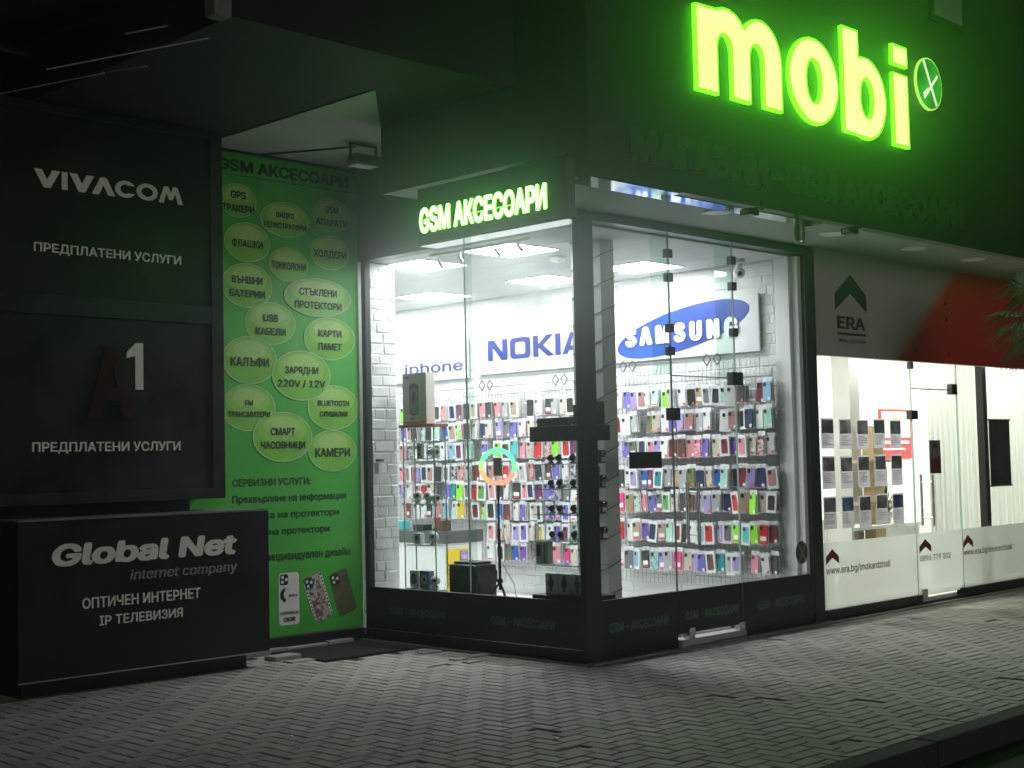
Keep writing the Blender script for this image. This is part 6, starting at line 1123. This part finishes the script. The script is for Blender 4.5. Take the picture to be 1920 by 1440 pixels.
for si, z in enumerate(SH[:4]):
    t = thing('gadget_camera', 'black gadget camera on its stand at the door side of the corner display, %s shelf' % ORD[si], 'camera', (.33, .10, z), 'gadgets at the door side of the corner display')
    g = MB(); g.bbox(.29, .36, .09, .15, z + .045, z + .10, .008); g.build('body', M_BLACKPL, t); g = MB(); g.tube((.325, .09, z + .072), (.325, .07, z + .072), .02, n=14); g.build('lens', M_STEEL, t); g = MB(); g.tube((.325, .12, z + .001), (.325, .12, z + .045), .012); g.bbox(.295, .355, .09, .15, z + .001, z + .012, .003); g.build('stand', M_BLACKPL, t)
def carton(name, label, x0, x1, y0, y1, z0, z1, mcol, extra=None, cat='box', group=None):
    t = thing(name, label, cat, ((x0 + x1) / 2, (y0 + y1) / 2, z0), group)
    g = MB(); g.bbox(x0, x1, y0, y1, z0, z1, .003); g.build('carton', mcol, t)
    if extra: extra(t)
    return t
M_BOXW = mat('carton_white', (.80, .80, .79), .45, var=.06)
for k, cnm in enumerate(('grey round', 'black square', 'black round')):
    def ex(t, k=k):
        y = .18 + k * .135; g = MB()
        if k == 1: g.prism(rrect(-y - .028, -y + .028, .535, .60, .01), fr_x(.099), 0, .001)
        else: g.prism(ell(-y, .567, .03, .034, 20), fr_x(.099), 0, .001)
        g.prism(rect(-y - .013, -y + .013, .505, .628), fr_x(.0985), 0, .0006); g.build('watch_picture', M_PD if k else mat('print_grey', (.25, .25, .25), .5), t)
    carton('watch_box', 'white watch box with a %s watch picture on the black display base' % cnm, .10, .19, .18 + k * .135 - .06, .18 + k * .135 + .06, .48, .64, M_BOXW, ex, group='watch boxes on the display base')
def exc(t):
    g = MB(); F2 = fr_x(.0795); g.prism(rrect(-.575, -.535, .77, .86, .008), F2, 0, .001); g.build('picture', M_PD, t)
    g = MB(); fz = lambda a, b, d: F2(-.505 - b, -a + .0, d) if False else (.0795 - d, .485 + b * 0 + 0, a) 
    fv = lambda a, b, d: (.0795 - d, .500 - b, a)
    letters(g, 'CANYON', lambda a, b, d: (.0795 - d, .5 - (b - 0), -a), -.865, -.735, 0, .022, bold=.03, d1=.001, ns=16); g.build('lettering', M_PD, t)
carton('gadget_box', 'tall white gadget box with black vertical letters in the corner display', .08, .14, .46, .585, .71, .885, M_BOXW, exc)
carton('green_box', 'dark green box standing on the second shelf of the corner display', .20, .27, .075, .135, 1.288, 1.45, mat('carton_green', (.015, .16, .05), .5))
def exs(t):
    g = MB(); g.prism(ell(-.12, 1.855, .032, .042, 20), fr_x(.0995), 0, .001); g.build('speaker_picture', M_PD, t)
carton('speaker_carton', 'grey carton with a dark round picture on top of the corner display', .10, .22, .07, .18, 1.767, 1.92, mat('carton_grey', (.36, .37, .36), .5), exs)
carton('black_carton', 'black carton on top of the corner display, on the door side of the post', .25, .33, .065, .2, 1.767, 1.945, M_BLACKPL)
carton('long_brown_box', 'long low dark brown box lying on top of the corner display', .12, .24, .26, .58, 1.767, 1.83, mat('carton_brown', (.055, .03, .025), .5))

# ------------------------------------------------------------------ vitrine by the brick pier
vx0, vx1, vy0, vy1 = .30, .43, 1.98, 2.38
vt = thing('glass_vitrine', 'tall glass vitrine with reddish brown top beside the brick pier', 'display cabinet', (.36, 2.18, .09))
g = MB(); g.bbox(vx0 - .025, vx1 + .025, vy0 - .02, vy1 + .03, 1.815, 1.842, .006); g.build('top', mat('brown_wood', (.38, .11, .07), .4, var=.2), vt)
g = MB(); g.box(vx0, vx1, vy0, vy1, .092, .42); g.build('base', M_WHITE, vt)
VS = (1.545, 1.15, .80, .425)
for z in VS: g = MB(); g.box(vx0 + .004, vx1 - .004, vy0 + .004, vy1 - .004, z - .007, z); g.build('shelf', MATS['shelf_glass'], vt)
g = MB()
for z in VS: g.box(vx0 + .001, vx0 + .0035, vy0 + .004, vy1 - .004, z - .007, z)
g.build('shelf_edge', M_GEDGE, vt)
g = MB(); g.box(vx0 - .002, vx0, vy0, vy1, .42, 1.815); g.box(vx0, vx1, vy0 - .002, vy0, .42, 1.815); g.build('glass_side', MATS['cabinet_glass'], vt)
g = MB()
for a, b in ((vx0, vy0), (vx0, vy1), (vx1, vy0), (vx1, vy1)): g.box(a - .004, a + .004, b - .004, b + .004, .42, 1.815)
g.build('corner_profile', M_STEEL, vt)
def exb(t):
    g = MB(); F2 = fr_x(.3195); g.prism(rrect(-2.31, -2.19, 1.92, 2.20, .045), F2, 0, .001, 0); g.prism(rrect(-2.305, -2.195, 1.935, 2.06, .03), F2, .001, .0015, 1); g.prism(rrect(-2.30, -2.20, 2.06, 2.16, .03), F2, .001, .0015, 2); g.prism(ell(-2.25, 2.07, .03, .06, 20), F2, .0015, .002, 0)
    g.prism(rect(-2.36, -2.32, 2.245, 2.262), F2, 0, .001, 0); g.prism(rect(-2.30, -2.25, 1.885, 1.90), F2, 0, .001, 0)
    g.build('speaker_picture', [M_PD, mat('print_teal', (.14, .25, .25), .5), mat('print_mauve', (.28, .18, .22), .5)], t)
    g = MB(); g.box(.3185, .3198, 2.095, 2.395, 1.848, 1.868); g.build('orange_strip', mat('carton_orange', (.60, .22, .10), .5), t)
carton('tall_speaker_box', 'tall grey carton with a loudspeaker picture on top of the glass vitrine', .32, .42, 2.09, 2.40, 1.844, 2.29, mat('carton_stone', (.62, .59, .54), .5, var=.08), exb)
carton('slim_grey_box', 'slim grey carton beside the tall loudspeaker carton on the vitrine', .40, .455, 2.405, 2.46, 1.844, 2.15, mat('carton_stone2', (.42, .41, .40), .5))
def ipcam(x, y, z, kind, label):
    t = thing('security_camera', label, 'camera', (x, y, z), 'cameras in the glass vitrine')
    if kind == 'ball':
        g = MB(); g.lathe([(0, z + .001), (.035, z + .001), (.03, z + .02), (.015, z + .03)], (x, y, 0), 16); g.build('foot', M_WHITEPL, t, smooth=50)
        g = MB(); g.ball((x, y, z + .07), .045); g.build('body', M_WHITEPL, t, smooth=70)
        g = MB(); g.tube((x - .030, y - .024, z + .075), (x - .040, y - .032, z + .076), .014, n=16); g.build('lens', M_BLACKPL, t)
    if kind == 'cube':
        g = MB(); g.bbox(x - .03, x + .03, y - .04, y + .04, z + .001, z + .10, .01); g.build('body', M_WHITEPL, t); g = MB(); g.tube((x - .03, y, z + .06), (x - .036, y, z + .06), .018, n=18); g.build('lens', M_BLACKPL, t)
    if kind == 'bullet':
        g = MB(); g.tube((x, y + .06, z + .05), (x - .02, y - .06, z + .055), .03, .034, 18); g.build('body', M_WHITEPL, t, smooth=40); g = MB(); g.tube((x - .02, y - .061, z + .055), (x - .021, y - .067, z + .055), .016, n=18); g.build('lens', M_BLACKPL, t)
        g = MB(); g.tube((x, y, z + .001), (x, y, z + .03), .02); g.build('foot', M_WHITEPL, t)
    if kind == 'dual':
        g = MB(); g.bbox(x - .02, x + .02, y - .03, y + .03, z + .001, z + .13, .008); g.build('body', mat('cam_silver', (.5, .5, .5), .35), t)
        for q in (.035, .09): g = MB(); g.tube((x - .02, y, z + q), (x - .026, y, z + q), .014, n=16); g.build('lens', M_BLACKPL, t)
ipcam(.36, 2.22, VS[0], 'dual', 'silver double lens camera on the highest vitrine shelf')
ipcam(.38, 2.07, VS[0], 'bullet', 'white bullet camera on the highest vitrine shelf')
ipcam(.36, 2.26, VS[1], 'ball', 'round white camera at the pier end of the second vitrine shelf')
ipcam(.38, 2.15, VS[1], 'ball', 'round white camera in the middle of the second vitrine shelf')
ipcam(.37, 2.06, VS[1], 'bullet', 'white bullet camera lying on the second vitrine shelf')
ipcam(.36, 2.26, VS[2], 'cube', 'white cube camera on the third vitrine shelf')
ipcam(.37, 2.08, VS[2], 'ball', 'round white camera on the third vitrine shelf')
ipcam(.36, 2.06, VS[3], 'ball', 'tall white camera at the open end of the lowest vitrine shelf')
def exq(t):
    g = MB(); g.prism(ell(-2.18, .50, .04, .045, 20), fr_x(.3395), 0, .001, 0); g.prism(ell(-2.18, .50, .018, .018, 16), fr_x(.338), 0, .001, 1); g.build('picture', [M_PW, M_PD], t)
carton('blue_camera_box', 'blue camera box with a round white picture on the lowest vitrine shelf', .34, .40, 2.12, 2.24, VS[3] + .001, VS[3] + .15, mat('carton_blue', (.10, .18, .30), .5), exq)
def exr(t): g = MB(); g.prism(ell(-2.32, .50, .04, .05, 20), fr_x(.3395), 0, .001); g.build('picture', M_PD, t)
carton('white_camera_box', 'white camera box with a black oval picture on the lowest vitrine shelf', .34, .40, 2.26, 2.37, VS[3] + .001, VS[3] + .15, M_BOXW, exr)

# ------------------------------------------------------------------ counter, poster, ring lamp, party speaker
ct = thing('sales_counter', 'white sales counter with dark grey top band behind the ring lamp', 'counter', (1.75, 3.8, .09))
g = MB(); g.box(1.50, 2.0, 3.19, 4.6, .092, .715); g.build('body', M_WHITE, ct)
g = MB(); g.box(1.485, 2.015, 3.175, 4.6, .716, .835); g.build('top_band', mat('counter_grey', (.085, .09, .092), .45), ct)
t = thing('yellow_poster', 'yellow poster with a violet picture on the white sales counter', 'poster', (1.65, 3.185, .2))
g = MB(); g.box(1.52, 1.81, 3.180, 3.189, .12, .66); g.build('sheet', mat('poster_yellow', (.75, .55, .02), .5), t)
g = MB(); g.box(1.70, 1.80, 3.176, 3.1795, .46, .64); g.build('picture', picture('poster_violet', [(.05, .06, .3), (.2, .15, .5), (.6, .5, .4)], 12), t)
g = MB(); letters(g, '360', fr_y(3.1755), 1.712, 1.79, .56, .61, bold=.04, d1=.001, ns=14); g.build('lettering', M_PW, t)
g = MB()
for q, w in enumerate((.13, .16, .12, .15, .14)): g.box(1.54, 1.54 + w, 3.178, 3.1795, .50 - q * .045, .515 - q * .045)
g.build('print', M_PD, t)
for k, (yy, xx, w, h, cm, lb) in enumerate(((3.34, 1.62, .12, .10, case_mat('brown'), 'small brown box on the counter end nearest the racks'), (3.60, 1.58, .16, .06, M_BLACKPL, 'flat black device on the middle of the sales counter'), (3.95, 1.60, .14, .09, case_mat('turquoise'), 'turquoise box on the sales counter behind the vitrine'))):
    carton('counter_box', lb, xx - .05, xx + .06, yy - w / 2, yy + w / 2, .836, .836 + h, cm)
t = thing('counter_device', 'black phone holder with a round base on the counter', 'device', (1.66, 3.44, .836))
g = MB(); g.lathe([(0, .837), (.05, .837), (.04, .86), (.012, .87), (.01, .92)], (1.66, 3.46, 0), 14); g.build('base', M_BLACKPL, t, smooth=50); g = MB(); g.ball((1.66, 3.46, .94), .035); g.build('head', case_mat('dark red'), t, smooth=60)
rl = thing('ring_lamp', 'colourful glowing ring lamp on a thin black tripod behind the side window', 'ring lamp', (.40, 1.31, .09))
rc_ = Vector((.40, 1.31, 1.461)); nrm = Vector((-.72, -.69, 0)).normalized(); uu = Vector((-nrm.y * -1, nrm.x * -1, 0)); uu = Vector((0, 0, 1)).cross(nrm).normalized()
cols = [((0, .9, .55), 40, 95), ((.0, 1., .35), 95, 155), ((.35, .9, .15), 155, 190), ((1., .40, .03), 190, 240), ((1., .28, .06), 240, 300), ((1., .25, .12), 300, 340), ((.1, .9, .3), -20, 10), ((.0, .95, .45), 10, 40)]
g = MB(); mats_ = []
for k, (c, a0, a1) in enumerate(cols):
    mats_.append(glow('ring_glow_%d' % k, tuple(.18 + .82 * q for q in c), 1.6))
    n_ = max(3, int((a1 - a0) / 6))
    for i in range(n_):
        for j in range(8):
            P4 = []
            for (ii, jj) in ((i, j), (i + 1, j), (i + 1, j + 1), (i, j + 1)):
                a = R(a0 + (a1 - a0) * ii / n_); b = 2 * math.pi * jj / 8; rr = .137 + .020 * math.cos(b)
                P4.append(rc_ + uu * (rr * math.cos(a)) + Vector((0, 0, 1)) * (rr * math.sin(a)) + nrm * (.010 * math.sin(b)))
            g.quad(*P4, k)
g.build('glowing_ring', mats_, rl)
g = MB(); g.tube((.40, 1.31, .50), (.40, 1.31, 1.31), .009); g.tube((.40, 1.31, .45), (.40, 1.31, .95), .013); g.tube((.40, 1.31, 1.26), (.40, 1.31, 1.31), .016); g.build('pole', M_BLACKPL, rl)
g = MB(); g.bbox(.385, .415, 1.29, 1.33, .505, .54, .004); g.build('collar', M_BLACKPL, rl)
for k in range(3):
    a = R(20 + 120 * k); g = MB(); g.tube((.40, 1.31, .52), (.40 + .27 * math.cos(a), 1.31 + .27 * math.sin(a), .095), .008); g.build('leg', M_BLACKPL, rl)
g = MB(); g.bbox(-.035, .035, -.006, .006, -.075, .075, .005); 
for v in range(len(g.v)):
    p = g.v[v]; q = rc_ + uu * p[0] + nrm * p[1] + Vector((0, 0, p[2])); g.v[v] = tuple(q)
g.build('phone_holder', mat('holder_olive', (.34, .36, .22), .5), rl)
g = MB(); g.path([(.41, 1.30, .95), (.44, 1.26, .8), (.43, 1.30, .65), (.47, 1.22, .5), (.5, 1.2, .3)], .004, 6); g.build('cable', M_WHITEPL, rl)
ps = thing('party_speaker', 'large black loudspeaker box standing on the floor behind the side window', 'speaker', (.36, 1.63, .09))
g = MB(); g.bbox(.27, .53, 1.47, 1.80, .10, .655, .035); g.build('cabinet', M_BLACKPL, ps, smooth=50)
g = MB(); g.lathe([(.10, .262), (.125, .258), (.125, .268)], (0, 0, 0), 20); g.v = [(v[2], 1.635 + v[0], .45 + v[1]) for v in g.v]; g.build('cone_ring', M_DARKMETAL, ps)
g = MB(); g.bbox(.31, .49, 1.50, 1.77, .656, .675, .008); g.build('top_panel', M_DARKMETAL, ps)
g = MB(); g.box(.28, .52, 1.462, 1.469, .50, .60); g.build('handle', M_DARKMETAL, ps)
t = thing('wall_sensor', 'small white alarm sensor fixed on the white brick pier', 'sensor', (.17, 2.56, 1.5))
g = MB(); g.bbox(.14, .20, 2.53, 2.585, 1.42, 1.52, .01); g.build('body', M_WHITEPL, t); g = MB(); g.bbox(.145, .195, 2.515, 2.575, 1.525, 1.55, .004); g.build('head', mat('sensor_dark', (.12, .11, .10), .5), t)
for k in range(2):
    def exh(t, k=k):
        g = MB(); g.prism(ell(-2.115, .66 - k * .0, .035, .045, 18), fr_x(2.799), 0, .001); g.build('picture', M_PD, t)
carton('earphone_box', 'tall white box with two round pictures hanging low beside the column', 2.80, 2.85, 2.075, 2.15, .60, .86, M_BOXW, lambda t: ((lambda g: (g.prism(ell(-2.112, .78, .028, .032, 18), fr_x(2.7995), 0, .001), g.prism(ell(-2.112, .66, .028, .032, 18), fr_x(2.7995), 0, .001), g.build('picture', M_PD, t)))(MB())))

# ------------------------------------------------------------------ scraps of paper on the paving
for x, y, a, lb in ((-3.04, -.50, .4, 'tiny white paper scrap on the paving in front of the black cabinet'), (-2.66, -1.27, 1.1, 'tiny white paper scrap at the middle of the paving'), (-2.175, -1.71, 2.2, 'tiny white paper scrap on the paving nearest the camera'), (-1.15, 1.45, .8, 'tiny pale paper scrap on the paving beside the dark rubber mat')):
    g = MB(); u = Vector((math.cos(a), math.sin(a), 0)) * .014; w = Vector((-u.y, u.x, 0)) * .7; p = Vector((x, y, .0035))
    A = [p - u - w, p + u - w * .8, p + u * .9 + w, p - u * .7 + w]; B = [q + Vector((0, 0, h)) for q, h in zip(A, (.004, .001, .006, .002))]
    g.add(A + B, [(0, 3, 2, 1), (4, 5, 6, 7), (0, 1, 5, 4), (1, 2, 6, 5), (2, 3, 7, 6), (3, 0, 4, 7)])
    tag(g.build('paper_scrap', M_PW), lb, 'litter', 'paper scraps on the paving')

# ------------------------------------------------------------------ haze volume added to imitate lens bloom round the lit signs
g = MB(); g.box(-17, 25, -18, 11, -1.4, 10.5)
o = g.build('haze', [], None); o['kind'] = 'stuff'
m = bpy.data.materials.new('bloom_haze'); m.use_nodes = True; n = m.node_tree.nodes; l = m.node_tree.links
n.remove(n['Principled BSDF']); v = n.new('ShaderNodeVolumePrincipled'); v.inputs['Color'].default_value = (.9, .95, .95, 1); v.inputs['Density'].default_value = BLOOM_HAZE; v.inputs['Anisotropy'].default_value = .92
l.new(v.outputs[0], n['Material Output'].inputs['Volume']); o.data.materials.append(m)
